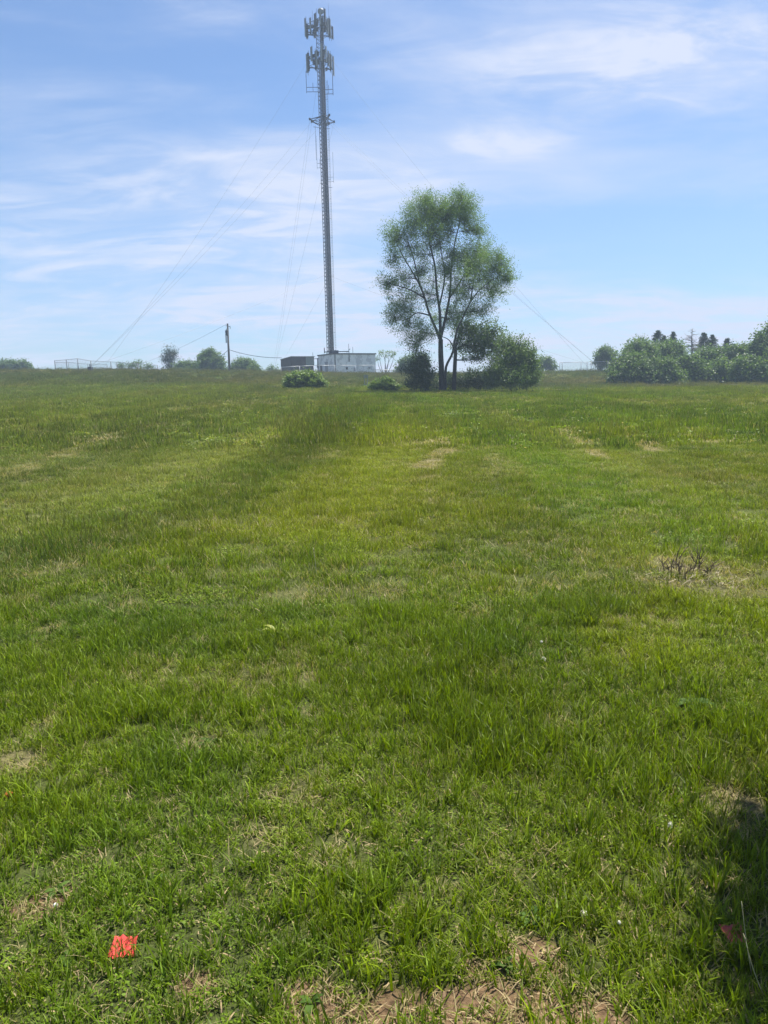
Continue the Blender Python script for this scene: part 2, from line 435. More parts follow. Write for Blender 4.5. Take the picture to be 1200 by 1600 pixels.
def leaflets(n, rad, size, h, br=(.8, 1.3), dry=0.03):
    """small rounded leaves: clover, chickweed"""
    Vs, Fs, As, k = [], [], [], 0
    for _ in range(n):
        a = random.uniform(0, 2*math.pi); r = rad*math.sqrt(random.random()); z = h*random.uniform(.15, 1)
        cx, cy = r*math.cos(a), r*math.sin(a); s = size*random.uniform(.6, 1.3)
        nrm = Vector((random.gauss(0, .45), random.gauss(0, .45), 1)).normalized()
        u = nrm.orthogonal().normalized(); u.rotate(Matrix.Rotation(random.uniform(0, 6.28), 3, nrm)); v = nrm.cross(u)
        b = random.uniform(*br); dd = 1. if random.random() < dry else 0.
        ye = random.random()*.6
        for (p, q) in ((-1, 0), (-.35, -.62), (.45, -.55), (1, 0), (.45, .55), (-.35, .62)):
            Vs.append(tuple(Vector((cx, cy, z)) + u*p*s + v*q*s)); As.append((b, dd, ye, 1))
        Fs += [(k, k+1, k+2), (k, k+2, k+3), (k, k+3, k+4), (k, k+4, k+5)]; k += 6
    return Vs, Fs, As
def merge(*parts):
    V, F, A = [], [], []
    for (v, f, a) in parts:
        k = len(V); V += v; A += a; F += [tuple(i+k for i in t) for t in f]
    return V, F, A
def seedheads(n, rad, h, w=.0016, head=(.05, .011), colr=(.75, .22, .75)):
    Vs, Fs, As, k = [], [], [], 0
    for _ in range(n):
        a = random.uniform(0, 6.28); r = rad*math.sqrt(random.random()); x, y = r*math.cos(a), r*math.sin(a)
        H = h*random.uniform(.6, 1.2); lx, ly = random.gauss(0, .12)*H, random.gauss(0, .12)*H
        fa = random.uniform(0, 6.28); sx, sy = math.cos(fa), math.sin(fa)
        Vs += [(x-sx*w, y-sy*w, 0), (x+sx*w, y+sy*w, 0), (x+lx+sx*w, y+ly+sy*w, H), (x+lx-sx*w, y+ly-sy*w, H)]
        As += [(.95, .25, .6, 1)]*4; Fs += [(k, k+1, k+2), (k, k+2, k+3)]; k += 4
        hh, hw = head[0]*random.uniform(.7, 1.3), head[1]*random.uniform(.6, 1.2)
        for (px, py) in ((sx, sy), (-sy, sx)):
            Vs += [(x+lx, y+ly, H-hh*.2), (x+lx*1.05+px*hw, y+ly*1.05+py*hw, H+hh*.3), (x+lx*1.1, y+ly*1.1, H+hh), (x+lx*1.05-px*hw, y+ly*1.05-py*hw, H+hh*.3)]
            As += [(colr[0], colr[1], colr[2], 1)]*4; Fs += [(k, k+1, k+2), (k, k+2, k+3)]; k += 4
    return Vs, Fs, As

def proto_set(name, defs):
    col = bpy.data.collections.new(name)
    for i, (v, f, a) in enumerate(defs):
        o = bpy.data.objects.new(f'{name}_{i:02d}', np_mesh(f'{name}_{i:02d}', v, np.array(f), M_GRASS, False, {'shade': np.array(a)}))
        col.objects.link(o)
    return col

def scatter(name, protos, x, y, kind, scale, tints, yaw=None, tilt=.12, dz=0.0):
    """one object: points on the ground, each carrying a tuft by geometry nodes"""
    n = len(x); z = hgt(x, y) + dz
    rot = np.stack([RNG.normal(0, tilt, n), RNG.normal(0, tilt, n), RNG.uniform(0, 6.283, n)], 1)
    me = bpy.data.meshes.new(name); me.vertices.add(n); me.vertices.foreach_set('co', np.stack([x, y, z], 1).astype(np.float32).ravel())
    a = me.attributes.new('rot', 'FLOAT_VECTOR', 'POINT'); a.data.foreach_set('vector', rot.astype(np.float32).ravel())
    a = me.attributes.new('size', 'FLOAT_VECTOR', 'POINT'); a.data.foreach_set('vector', np.asarray(scale, np.float32).ravel())
    a = me.attributes.new('pick', 'INT', 'POINT'); a.data.foreach_set('value', np.asarray(kind, np.int32))
    a = me.attributes.new('tint', 'FLOAT_COLOR', 'POINT'); a.data.foreach_set('color', np.hstack([tints, np.ones((n, 1))]).astype(np.float32).ravel())
    o = link(bpy.data.objects.new(name, me))
    g = bpy.data.node_groups.new(name + '_nodes', 'GeometryNodeTree')
    g.interface.new_socket('Geometry', in_out='INPUT', socket_type='NodeSocketGeometry')
    g.interface.new_socket('Geometry', in_out='OUTPUT', socket_type='NodeSocketGeometry')
    I = g.nodes.new('NodeGroupInput'); O = g.nodes.new('NodeGroupOutput')
    ci = g.nodes.new('GeometryNodeCollectionInfo'); ci.inputs[0].default_value = protos; ci.inputs['Separate Children'].default_value = True; ci.inputs['Reset Children'].default_value = True
    ip = g.nodes.new('GeometryNodeInstanceOnPoints'); ip.inputs['Pick Instance'].default_value = True
    def named(nm, ty):
        q = g.nodes.new('GeometryNodeInputNamedAttribute'); q.data_type = ty; q.inputs[0].default_value = nm
        return [s for s in q.outputs if s.enabled and s.name == 'Attribute'][0]
    g.links.new(I.outputs[0], ip.inputs['Points']); g.links.new(ci.outputs[0], ip.inputs['Instance'])
    g.links.new(named('pick', 'INT'), ip.inputs['Instance Index'])
    g.links.new(named('rot', 'FLOAT_VECTOR'), ip.inputs['Rotation']); g.links.new(named('size', 'FLOAT_VECTOR'), ip.inputs['Scale'])
    g.links.new(ip.outputs[0], O.inputs[0])
    o.modifiers.new('scatter', 'NODES').node_group = g
    return o

def sample_region(d0, d1, dens):
    """points in the viewed wedge (with margin for a side step) between distances d0 and d1"""
    x1 = .62 * d1 + 1.3
    n = int(dens * (2*x1) * (d1 - d0))
    x = RNG.uniform(-x1, x1, n); y = RNG.uniform(d0, d1, n)
    k = np.abs(x) < .62 * y + 1.3
    return x[k], y[k]

def build_grass():
    random.seed(11)
    # near tufts
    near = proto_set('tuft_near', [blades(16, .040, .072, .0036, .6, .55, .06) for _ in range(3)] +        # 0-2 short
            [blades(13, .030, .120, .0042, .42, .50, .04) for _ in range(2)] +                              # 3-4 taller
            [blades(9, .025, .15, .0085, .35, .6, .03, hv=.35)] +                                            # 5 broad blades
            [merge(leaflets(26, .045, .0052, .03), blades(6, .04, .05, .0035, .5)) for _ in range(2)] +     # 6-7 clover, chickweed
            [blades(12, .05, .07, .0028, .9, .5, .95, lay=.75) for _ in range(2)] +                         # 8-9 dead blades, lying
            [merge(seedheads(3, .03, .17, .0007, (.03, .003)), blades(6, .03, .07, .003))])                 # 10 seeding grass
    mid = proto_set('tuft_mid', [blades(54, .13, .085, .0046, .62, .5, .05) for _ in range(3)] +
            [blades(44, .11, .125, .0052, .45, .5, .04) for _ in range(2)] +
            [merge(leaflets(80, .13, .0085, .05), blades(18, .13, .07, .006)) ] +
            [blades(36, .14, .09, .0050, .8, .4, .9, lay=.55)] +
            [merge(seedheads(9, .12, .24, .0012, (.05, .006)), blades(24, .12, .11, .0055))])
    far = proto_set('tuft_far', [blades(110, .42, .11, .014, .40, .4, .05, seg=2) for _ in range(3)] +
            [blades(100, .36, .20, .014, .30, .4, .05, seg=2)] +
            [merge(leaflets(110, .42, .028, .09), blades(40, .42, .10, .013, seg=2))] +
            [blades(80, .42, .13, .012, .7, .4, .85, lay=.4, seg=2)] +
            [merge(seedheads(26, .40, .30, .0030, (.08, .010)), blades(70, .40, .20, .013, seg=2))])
    def do(name, protos, d0, d1, dens, kinds, base):
        x, y = sample_region(d0, d1, dens)
        c, (d, soil, dry, band, left, bank) = tint(x, y)
        r = RNG.random(len(x))
        cov = 1 - .50 * sstep(.25, .9, soil)
        thin = sstep(.66, .40, fbm(x, y, 2.6, 83, 3)) * (1 - sstep(8, 14, d))
        keep = r < cov * (1 - .45 * thin * 0 - .35 * dry)
        x, y, c = x[keep], y[keep], c[keep]; d, soil, dry, band, left, bank = [q[keep] for q in (d, soil, dry, band, left, bank)]
        n = len(x); s, t, b, cl, de, se = kinds
        u = RNG.random(n); pick = np.array([s[i] for i in RNG.integers(0, len(s), n)])
        clump = fbm(x, y, 1.9, 87, 3); tall = sstep(.50, .68, clump)
        cloverm = sstep(.50, .66, fbm(x, y, 1.1, 89, 3))
        def choose(p, opts):
            nonlocal pick, u
            v = RNG.random(n) < p; pick = np.where(v, np.array([opts[i] for i in RNG.integers(0, len(opts), n)]), pick)
        choose(.15 + .55 * tall, t); choose(.05 + .12 * tall, b); choose(.05 + .22 * cloverm, cl)
        choose(.075 + .75 * dry + .45 * soil, de); choose(.02 + .10 * band + .10 * bank, se)
        hs = (.62 + .75 * fbm(x, y, .9, 91, 3)) * (1 + .30 * band + .25 * bank) * (.62 + .0 * sstep(3, 6, d) + .12 * sstep(14, 24, d)) * (1 - .35 * soil) * (1 - .45 * dry) * base
        hs = hs * (1 + .25 * tall) * RNG.uniform(.75, 1.25, n)
        ws = RNG.uniform(.8, 1.25, n)
        isd = np.isin(pick, de)
        c = lerp(c, np.array((.20, .155, .08))[None], .35 * dry)
        c = c * RNG.uniform(.82, 1.2, n)[:, None]
        o = scatter(name, protos, x, y, pick, np.stack([ws, ws, hs], 1), c)
        return o
    A = ([0, 1, 2], [3, 4], [5], [6, 7], [8, 9], [10]); B = ([0, 1, 2], [3, 4], [3], [5], [6], [7]); C_ = ([0, 1, 2], [3], [3], [4], [5], [6])
    tag(do('grass', near, 1.0, 5.5, 900, A, 1.0), 'short bright green grass, clover and dead blades in the foreground', 'grass', kind='stuff')
    tag(do('meadow_grass', mid, 5.3, 18, 95, B, 1.0), 'green grass of the middle of the sloping field', 'grass', kind='stuff')
    tag(do('field_grass', far, 17.5, 62, 11, C_, 1.0), 'lighter mown grass in the far half of the field', 'grass', kind='stuff')
    tag(do('hillside_grass', far, 60, 150, 3.6, C_, 1.15), 'taller brownish seeding grass on the bank below the tower', 'grass', kind='stuff')
build_grass()

def build_litter():
    """dead stems, thatch and clods lying on the bare soil at the bottom"""
    mb = MB(); n = 5200
    x = RNG.uniform(-1.1, 1.4, n); y = RNG.uniform(1.35, 2.9, n); a = RNG.uniform(0, 3.14, n); L = RNG.uniform(.008, .05, n)
    d, soil, dry, band, left, bank = masks(x, y)
    z = hgt(x, y)
    for i in range(n):
        if random.random() > .25 + soil[i] + .5 * dry[i]: continue
        p = np.array((x[i], y[i], z[i] + random.uniform(.001, .010))); e = np.array((math.cos(a[i]), math.sin(a[i]), random.uniform(-.1, .35))) * L[i]
        s = np.array((-math.sin(a[i]), math.cos(a[i]), random.uniform(-.4, .4))) * random.uniform(.0008, .0022)
        m = e * .5 + np.array((0, 0, L[i] * random.uniform(0, .15)))
        mb.add([p - s, p + s, p + m + s, p + m - s, p + e + s * .4, p + e - s * .4], [(0, 1, 2, 3), (3, 2, 4, 5)])
    m = mat_simple('dead_thatch', (.27, .20, .10), .9, var=.45, scale=35)
    tag(mb.build('straw_litter', m), 'dry straw bits strewn over the bare soil at the bottom', 'straw', kind='stuff')
    mb = MB(); n = 2600
    x = RNG.uniform(-1.1, 1.4, n); y = RNG.uniform(1.35, 2.3, n); d, soil, dry, band, left, bank = masks(x, y); z = hgt(x, y)
    for i in range(n):
        if random.random() > soil[i] * .9: continue
        r = .0022 + .010 * random.random() ** 4
        V = [(x[i] + r * dx * random.uniform(.7, 1.3), y[i] + r * dy * random.uniform(.7, 1.3), z[i] - .006 * soil[i] + r * dz * .7 * random.uniform(.7, 1.2)) for dx, dy, dz in ((1, 0, 0), (0, 1, 0), (-1, 0, 0), (0, -1, 0), (.1, .1, 1), (0, 0, -1), (.7, .7, .6), (-.7, .6, .5))]
        mb.add(V, [], [(0, 6, 4), (6, 1, 4), (1, 7, 4), (7, 2, 4), (2, 3, 4), (3, 0, 4), (1, 0, 5), (2, 1, 5), (3, 2, 5), (0, 3, 5), (0, 1, 6), (1, 2, 7)])
    m = mat_simple('clods', (.17, .11, .06), .95, var=.3, scale=30)
    tag(mb.build('soil_crumbs', m), 'small crumbs of brown earth on the bare soil', 'soil', kind='stuff')
build_litter()

# ------------------------------------------------------------------ foliage and trees
def leaf_cloud(centres, dirs, n_per, spread, size, name, mat, parent, along=.5, flat=.5, aspect=.5, shade_fn=None, origin=(0, 0, 0)):
    """sprigs of small four-cornered leaves; centres/dirs (m,3)"""
    C = np.asarray(centres, float); D = np.asarray(dirs, float); m = len(C)
    C = np.repeat(C, n_per, 0); D = np.repeat(D, n_per, 0); k = len(C)
    t = RNG.uniform(-.5, .7, k)
    P = C + D * (t * along)[:, None] + RNG.normal(0, 1, (k, 3)) * (spread * (.55 + .45 * np.abs(t)))[:, None]
    nrm = RNG.normal(0, 1, (k, 3)); nrm[:, 2] = np.abs(nrm[:, 2]) * (.6 + flat * 2); nrm /= np.linalg.norm(nrm, axis=1)[:, None]
    u = np.cross(nrm, RNG.normal(0, 1, (k, 3))); u /= np.linalg.norm(u, axis=1)[:, None] + 1e-9
    v = np.cross(nrm, u)
    s = size * RNG.uniform(.55, 1.35, k)
    a = (u * s[:, None]); b = (v * (s * aspect)[:, None])
    V = np.stack([P - a, P - a * .1 + b, P + a, P - a * .1 - b], 1)
    V[:, 2] += nrm * -(s * .15)[:, None]
    V = V.reshape(-1, 3) - np.array(tuple(origin))
    F = np.arange(4 * k).reshape(-1, 4)
    sh = np.clip(RNG.normal(.45, .22, k) + np.repeat(RNG.normal(0, .18, m), n_per), 0, 1)
    me = np_mesh(name, V, F, mat, False, {'shade': np.repeat(sh, 4)})
    o = bpy.data.objects.new(name, me); link(o, parent); return o

def blob_points(c, r, n, shell=.55):
    """n points in an ellipsoid, biased to its shell; returns points and outward directions"""
    v = RNG.normal(0, 1, (n, 3)); v /= np.linalg.norm(v, axis=1)[:, None]
    rad = RNG.random(n) ** (1 / 3 if shell < .1 else .25 + .12 * (1 - shell))
    rad = np.where(RNG.random(n) < shell, .75 + .33 * RNG.random(n), rad * .85)
    rad = rad * (1 + .20 * np.sin(v[:, 0] * 8 + c[0] * 3) * np.cos(v[:, 2] * 7 + c[1] * 3) + .14 * np.sin(v[:, 1] * 12 + c[0] * 5 + v[:, 2] * 9))
    rad = rad * np.where(RNG.random(n) < .05, 1.22, 1.0)
    P = np.array(c) + v * rad[:, None] * np.array(r)
    d = v + np.array((0, 0, .45)); d /= np.linalg.norm(d, axis=1)[:, None]
    return P, d

M_BARK = mat_simple('bark', (.050, .045, .040), .9, var=.35, scale=9, bump=.6)
M_ELM = mat_leaf('elm_leaves', (.085, .150, .048), (.185, .270, .085), .48)
M_SHRUB = mat_leaf('shrub_leaves', (.060, .110, .032), (.17, .24, .07), .42)
M_SHRUBL = mat_leaf('light_shrub_leaves', (.10, .165, .035), (.26, .34, .10), .35)
M_DARKL = mat_leaf('dark_shrub_leaves', (.030, .056, .020), (.075, .115, .036), .32)
M_FARL = mat_leaf('treeline_leaves', (.075, .135, .048), (.18, .25, .09), .42)
M_CONIF = mat_leaf('conifer_needles', (.036, .066, .038), (.075, .115, .062), .2)
M_DEADW = mat_simple('dead_wood', (.22, .20, .18), .9, var=.25, scale=8)

def curve(p0, p1, bend=.12, n=5, up=0.0):
    p0, p1 = Vector(p0), Vector(p1); L = (p1 - p0).length
    off = Vector((random.uniform(-1, 1), random.uniform(-1, 1), random.uniform(-.4, .6) + up)) * L * bend
    return [p0.lerp(p1, t) + off * math.sin(math.pi * t) for t in [i / (n - 1) for i in range(n)]]

def smooth_line(pts, n=24):
    pts = np.array([tuple(p) for p in pts]); m = len(pts); t = np.arange(m); q = np.linspace(0, m - 1, n)
    return np.stack([pchip(t.astype(float), pts[:, i], q) for i in range(3)], 1)

def make_tree(name, base, limbs, blobs, leafm, label, cat, group=None, n_per=22, leaf=.075, spread=.22, along=.6, dens=1.0, twig_r=.008, barkm=None, aspect=.5, flat=.5, leafname='crown', shell=.5, twigs=True):
    """limbs: list of (points, r0, r1); blobs: (centre, radii, n sprigs)"""
    barkm = barkm or M_BARK
    root = empty(name, base, label, cat, group)
    mb = MB(); spine = []; 
    for pts, r0, r1 in limbs:
        L = smooth_line(pts, max(8, 4 * len(pts)))
        mb.tube(L, np.linspace(r0, r1, len(L)) , 7)
        for q, w in zip(L, np.linspace(r0, r1, len(L))): spine.append((q, w))
    S = np.array([s[0] for s in spine]) if spine else None
    Cc, Dd = [], []
    for c, r, n in blobs:
        n = int(n * dens)
        P, D = blob_points(c, r, n, shell)
        zmin = float(hgt(c[0], c[1])) + .12
        P[:, 2] = np.maximum(P[:, 2], zmin + RNG.random(n) * .25)
        Cc.append(P); Dd.append(D)
        if S is not None and twigs:
            cc = np.array(c); dd = np.linalg.norm(S - cc, axis=1) + np.maximum(0, S[:, 2] - cc[2]) * 1.2
            j = int(np.argmin(dd)); br = curve(S[j], c, .12, 5)
            rr = min(.035, spine[j][1] * .6)
            mb.tube(br, np.linspace(rr, rr * .35, 5), 5)
            for p in P[:: max(1, int(len(P) / 26))]:
                a = br[random.randint(1, 4)]
                mb.tube(curve(a, p, .15, 4), np.linspace(twig_r * 1.6, twig_r * .5, 4), 3, cap=False)
    C = np.vstack(Cc); D = np.vstack(Dd)
    if spine: mb.build('trunk', barkm, root, True, origin=base)
    leaf_cloud(C, D, n_per, spread, leaf, leafname, leafm, root, along, flat, aspect, origin=base)
    return root

# --- the tall elm -------------------------------------------------------
ED = 58.0
def ez(X, Y, dy=0.0):                 # enlarged-photo coordinates of the elm -> world
    return at(560 + X / 4, 280 + Y / 4, ED + dy)
ES = ED / FPX / 4 / math.cos(R_(9))
def elm():
    base = gp(ez(520, 1270).x, ED)
    B = Vector(base) - Vector((0, 0, .15))
    limbs = [([B, ez(518, 1180), ez(514, 1080), ez(514, 1000)], .23, .17),
        ([ez(514, 1010), ez(482, 930, -.2), ez(440, 830, -.5), ez(400, 700, -.8), ez(350, 600, -1.0), ez(290, 500, -1.1), ez(245, 410, -1.0)], .115, .02),
        ([ez(514, 1000), ez(510, 850, .3), ez(490, 700, .4), ez(480, 560, .6), ez(450, 420, .6), ez(430, 300, .4), ez(415, 170, .2)], .125, .018),
        ([ez(516, 985), ez(548, 850, .6), ez(573, 700, .9), ez(580, 560, .9), ez(602, 400, .8), ez(636, 250, .6), ez(645, 110, .5)], .115, .018),
        ([B + Vector((.25, .1, 0)), ez(545, 1190, -.4), ez(590, 1080, -.8), ez(612, 960, -1.0), ez(655, 860, -1.1), ez(705, 760, -1.2), ez(770, 680, -1.2), ez(880, 600, -1.2)], .11, .02),
        ([ez(505, 800, .3), ez(540, 600, -.2), ez(515, 440, -.4), ez(500, 300, -.5)], .07, .02),
        ([ez(440, 850, -.5), ez(370, 835, -.8), ez(290, 880, -1.2), ez(230, 880, -1.4)], .06, .02),
        ([ez(410, 740, -.7), ez(320, 690, -1.4), ez(190, 650, -1.8)], .06, .02),
        ([ez(385, 660, -.8), ez(340, 480, .2), ez(290, 330, .4)], .06, .02),
        ([ez(572, 740, .8), ez(660, 600, 1.6), ez(730, 460, 1.8)], .07, .02),
        ([ez(700, 765, -1.2), ez(720, 640, -.6), ez(740, 520, -.3)], .06, .02),
        ([ez(600, 1060, -.9), ez(560, 1000, -1.6), ez(430, 960, -2.2)], .05, .015)]
    bl = [(420,185,85,72,.2,70),(350,255,90,85,.3,70),(240,350,80,70,-.4,55),(490,250,80,95,.2,75),(640,172,80,78,.4,80),(665,245,85,80,.6,65),(735,320,55,50,.9,28),
          (560,220,50,60,-.6,22),(430,330,90,60,-.8,34),(300,420,85,90,.5,50),(230,480,50,60,-1.2,18),(400,470,60,90,1.2,20),(555,555,55,60,-1.2,46),(740,450,100,60,1.2,60),(690,520,95,70,.2,70),
          (780,570,110,90,-.6,90),(880,560,70,75,-1.3,50),(930,615,45,40,-1.0,22),(690,660,110,90,-1.6,60),(830,690,90,70,-.2,56),(610,700,70,100,.8,34),
          (300,620,110,85,-1.0,42),(185,655,60,45,-1.8,24),(260,775,95,75,-.6,52),(225,865,55,60,-1.3,24),(310,900,85,70,-.9,42),(375,720,80,90,1.0,26),(470,640,60,90,1.4,14),
          (400,960,85,55,-2.0,38),(360,1030,60,40,-1.6,20),(640,830,95,90,.8,40),(750,820,90,60,-1.0,44),(560,880,60,70,1.5,20),(470,860,50,80,1.5,12),(880,480,40,40,-1.0,14),(500,400,70,70,1.0,30),(560,330,60,70,1.2,34),(600,470,60,60,-.6,28),(520,200,60,60,.8,26),(400,560,60,60,-.4,20),(480,740,60,70,-1.2,14),(410,112,40,30,.2,12),(645,98,38,30,.4,12)]
    blobs = [(tuple(ez(X, Y, dy)), (rx * ES * 1.05, rx * ES * 1.2, ry * ES * 1.05), n * 1.0) for X, Y, rx, ry, dy, n in bl]
    make_tree('elm_tree', base, limbs, blobs, M_ELM, 'tallest tree in the field, open airy crown on several upright grey limbs', 'tree', n_per=60, leaf=.046, spread=.19, along=.75, dens=1.5, twig_r=.008)
    # second, smaller tree beside it
    b2 = gp(ez(605, 1260).x, ED + 1.2); B2 = Vector(b2) - Vector((0, 0, .15))
    q = 1.2
    limbs = [([B2, ez(603, 1160, q), ez(608, 1060, q)], .17, .13), ([ez(606, 1070, q), ez(650, 1040, q), ez(700, 1010, q-.4), ez(770, 960, q-.5)], .10, .03), ([ez(606, 1060, q), ez(630, 960, q+.3), ez(650, 900, q+.4)], .08, .025),
             ([ez(604, 1130, q), ez(700, 1130, q-.5), ez(790, 1120, q-.6)], .06, .02)]
    bl = [(760,980,80,70,.6,95),(830,950,60,55,.9,55),(700,1050,70,50,1.2,50),(860,1030,55,60,1.6,55),(780,1060,70,60,1.8,60),(640,950,60,70,1.8,44),(690,930,60,50,.8,46),(620,1030,45,50,2.2,20),(720,1110,60,30,1.0,26)]
    blobs = [(tuple(ez(X, Y, dy)), (rx * ES, rx * ES * 1.1, ry * ES), n) for X, Y, rx, ry, dy, n in bl]
    make_tree('small_tree', b2, limbs, blobs, M_SHRUB, 'smaller dark tree leaning right under the tall tree', 'tree', n_per=26, leaf=.075, spread=.2, along=.5, twig_r=.010)
elm()

def shrub_px(name, label, cat, depth, blobs, mat, group=None, leaf=.06, spread=.16, n_per=22, dens=1.0, along=.3, stems=5, aspect=.55, flat=.5, thick=1.0, stem_r=.03):
    """blobs in photo pixels: (px, py, rx, ry, dy, n)"""
    ps = depth / FPX / math.cos(R_(9))
    cx = sum(b[0] for b in blobs) / len(blobs)
    c0 = at(cx, 600, depth); base = gp(c0.x, depth)
    bb = [(tuple(at(X, Y, depth + dy)), (rx * ps, rx * ps * thick, ry * ps), n) for X, Y, rx, ry, dy, n in blobs]
    limbs = []
    for i in range(stems):
        c, r, n = bb[i % len(bb)]
        p0 = Vector((base.x + (c[0] - base.x) * random.uniform(.3, .9), base.y + random.uniform(-.3, .3), 0)); p0.z = float(hgt(p0.x, p0.y)) - .1
        limbs.append((curve(p0, Vector(c) + Vector((random.uniform(-.3, .3) * r[0], 0, .3 * r[2])), .1, 4), stem_r, stem_r * .4))
    return make_tree(name, base, limbs, bb, mat, label, cat, group, n_per, leaf, spread, along, dens, .006, flat=flat, aspect=aspect, leafname='foliage')

def shrubs():
    # dark shrub left of the elm trunk
    shrub_px('dark_shrub', 'dark shrub at the left foot of the tall tree', 'shrub', 56.5, [(657, 590, 15, 18, 0, 190), (650, 572, 11, 14, .4, 90), (664, 566, 9, 12, .2, 60), (644, 600, 10, 9, -.3, 60), (668, 600, 8, 9, .2, 60), (655, 556, 8, 6, 0, 24), (636, 578, 6, 4, 0, 16), (674, 583, 7, 5, .4, 22), (647, 548, 5, 4, 0, 8)], M_DARKL, dens=.8, spread=.24, along=.5)
    # undergrowth between the trunks
    shrub_px('undergrowth', 'low dark thicket between the two trunks', 'shrub', 60.0, [(705, 598, 16, 9, 0, 100), (728, 597, 16, 10, .6, 120), (750, 596, 14, 13, .4, 110), (700, 590, 9, 7, 1.2, 30), (736, 583, 12, 8, 1.5, 40), (682, 602, 9, 6, .8, 40), (765, 598, 12, 10, 0, 60)], M_DARKL)
    # rounded shrub right of the elm
    shrub_px('rounded_shrub', 'big rounded shrub with pale top right of the tall tree', 'shrub', 57.5, [(795, 565, 27, 30, .4, 420), (812, 552, 20, 22, 0, 260), (780, 582, 20, 22, -.5, 260), (824, 577, 16, 26, -.2, 240), (803, 590, 32, 15, -.8, 260), (828, 560, 10, 14, 0, 60), (790, 542, 12, 12, .4, 70), (765, 590, 9, 14, 0, 70), (836, 590, 6, 12, 0, 30)], M_SHRUB, n_per=24, thick=1.0, along=.5, spread=.2)
    # two small bright bushes on the field
    shrub_px('bright_bush', 'bright green leafy bush in front of the brown shed', 'bush', 62, [(462, 597, 17, 13, 0, 230), (479, 595, 15, 14, .2, 220), (491, 598, 14, 12, 0, 170), (466, 589, 13, 6, .2, 80), (486, 588, 13, 6, .2, 80), (503, 601, 6, 5, 0, 26), (449, 598, 6, 6, 0, 22)], M_SHRUBL, n_per=20, leaf=.085, spread=.12, aspect=.6, along=.2, flat=.8)
    shrub_px('low_bush', 'smallest bright green bush, just left of the dark shrub', 'bush', 58, [(595, 603, 14, 9, 0, 180), (603, 600, 12, 8, .2, 120), (584, 606, 6, 4, 0, 26), (617, 606, 8, 4, 0, 40)], M_SHRUBL, n_per=18, leaf=.08, spread=.1, aspect=.6, along=.2, flat=.8)
    # beyond the crest on the left
    far = dict(leaf=.16, spread=.35, along=.5, n_per=22, stem_r=.08)
    grp = 'trees beyond the crest'
    g = 'low trees at the far left of the skyline'
    for (x, y, r) in [(8, 572, 9), (23, 572, 9), (39, 573, 8)]:
        shrub_px('distant_tree', {8: 'leftmost of the low trees on the left skyline', 23: 'middle of the three low trees at the left edge', 39: 'rightmost of the three low trees at the left edge'}[x], 'tree', 150, [(x, y, r, 8, 0, 90), (x + 2, y + 6, r + 2, 7, 0, 60)], M_FARL, **far)
    shrub_px('feathery_tree', 'spiky dark tree standing alone at the left end of the trees by the utility pole', 'tree', 128, [(264, 553, 7, 8, 0, 40), (258, 561, 6, 6, 0, 24), (268, 562, 7, 7, 0, 34), (264, 572, 8, 9, 0, 50), (272, 554, 4, 6, 0, 16)], M_CONIF, leaf=.10, spread=.35, along=.9, n_per=22)
    shrub_px('distant_bush', 'low light green bush between the spiky tree and the round tree', 'bush', 126, [(284, 574, 11, 9, 0, 110), (297, 572, 11, 9, .5, 110), (292, 580, 18, 6, -.5, 80)], M_FARL, leaf=.12, spread=.25, n_per=20)
    shrub_px('round_tree', 'round bushy tree immediately left of the utility pole', 'tree', 134, [(328, 566, 18, 16, 0, 240), (322, 576, 16, 12, 0, 140), (338, 573, 15, 14, 0, 170), (327, 554, 12, 8, 0, 80), (347, 580, 8, 9, 0, 50), (313, 568, 6, 12, 0, 40)], M_FARL, leaf=.14, spread=.28, n_per=24)
    shrub_px('bushy_tree', 'bushy tree immediately right of the utility pole', 'tree', 134, [(374, 574, 13, 12, 0, 140), (386, 570, 12, 9, .5, 110), (381, 582, 18, 8, 0, 100)], M_FARL, leaf=.14, spread=.28, n_per=24)
    shrub_px('yellowish_bush', 'low yellow green bush at the right end of the trees by the pole', 'bush', 130, [(399, 577, 9, 8, 0, 90), (400, 583, 12, 6, 0, 60)], M_SHRUBL, leaf=.12, spread=.22, n_per=20)
    shrub_px('thin_tree', 'thin faint tree just left of the brown shed', 'tree', 150, [(422, 578, 5, 7, 0, 30), (431, 580, 6, 6, 0, 26)], M_FARL, leaf=.12, spread=.3)
    for i, x in enumerate((190, 205, 216, 232)):
        shrub_px('fence_weeds', ['weedy bush behind the left fence, farthest left of four', 'second weedy bush behind the left fence', 'third and tallest weedy bush behind the left fence', 'weedy bush behind the left fence, nearest the spiky tree'][i], 'bush', 108, [(x, 572 if i != 2 else 569, 7, 4 if i != 2 else 6, 0, 34)], M_FARL, 'weedy bushes behind the left fence', leaf=.08, spread=.2, n_per=14, stems=2)
    # behind / right of the white building
    shrub_px('hedge_tree', 'bushy tree seen between the white building and the dark shrub', 'tree', 120, [(634, 570, 11, 12, 0, 120), (646, 566, 10, 12, 0, 100), (628, 577, 9, 8, 0, 50), (660, 568, 12, 14, 0, 90)], M_FARL, leaf=.13, spread=.28)
    shrub_px('distant_dark_tree', 'small rounded tree on the skyline between the rounded shrub and the right fence', 'tree', 140, [(852, 567, 12, 9, 0, 140), (842, 572, 9, 8, 0, 80), (862, 572, 7, 7, 0, 50)], M_FARL, leaf=.14, spread=.28)
    shrub_px('pale_tree', 'pale round topped tree at the right end of the right fence', 'tree', 122, [(946, 558, 15, 13, 0, 220), (938, 566, 10, 10, 0, 80), (957, 568, 12, 10, 0, 100), (945, 547, 7, 5, 0, 36)], M_FARL, leaf=.13, spread=.26)
shrubs()

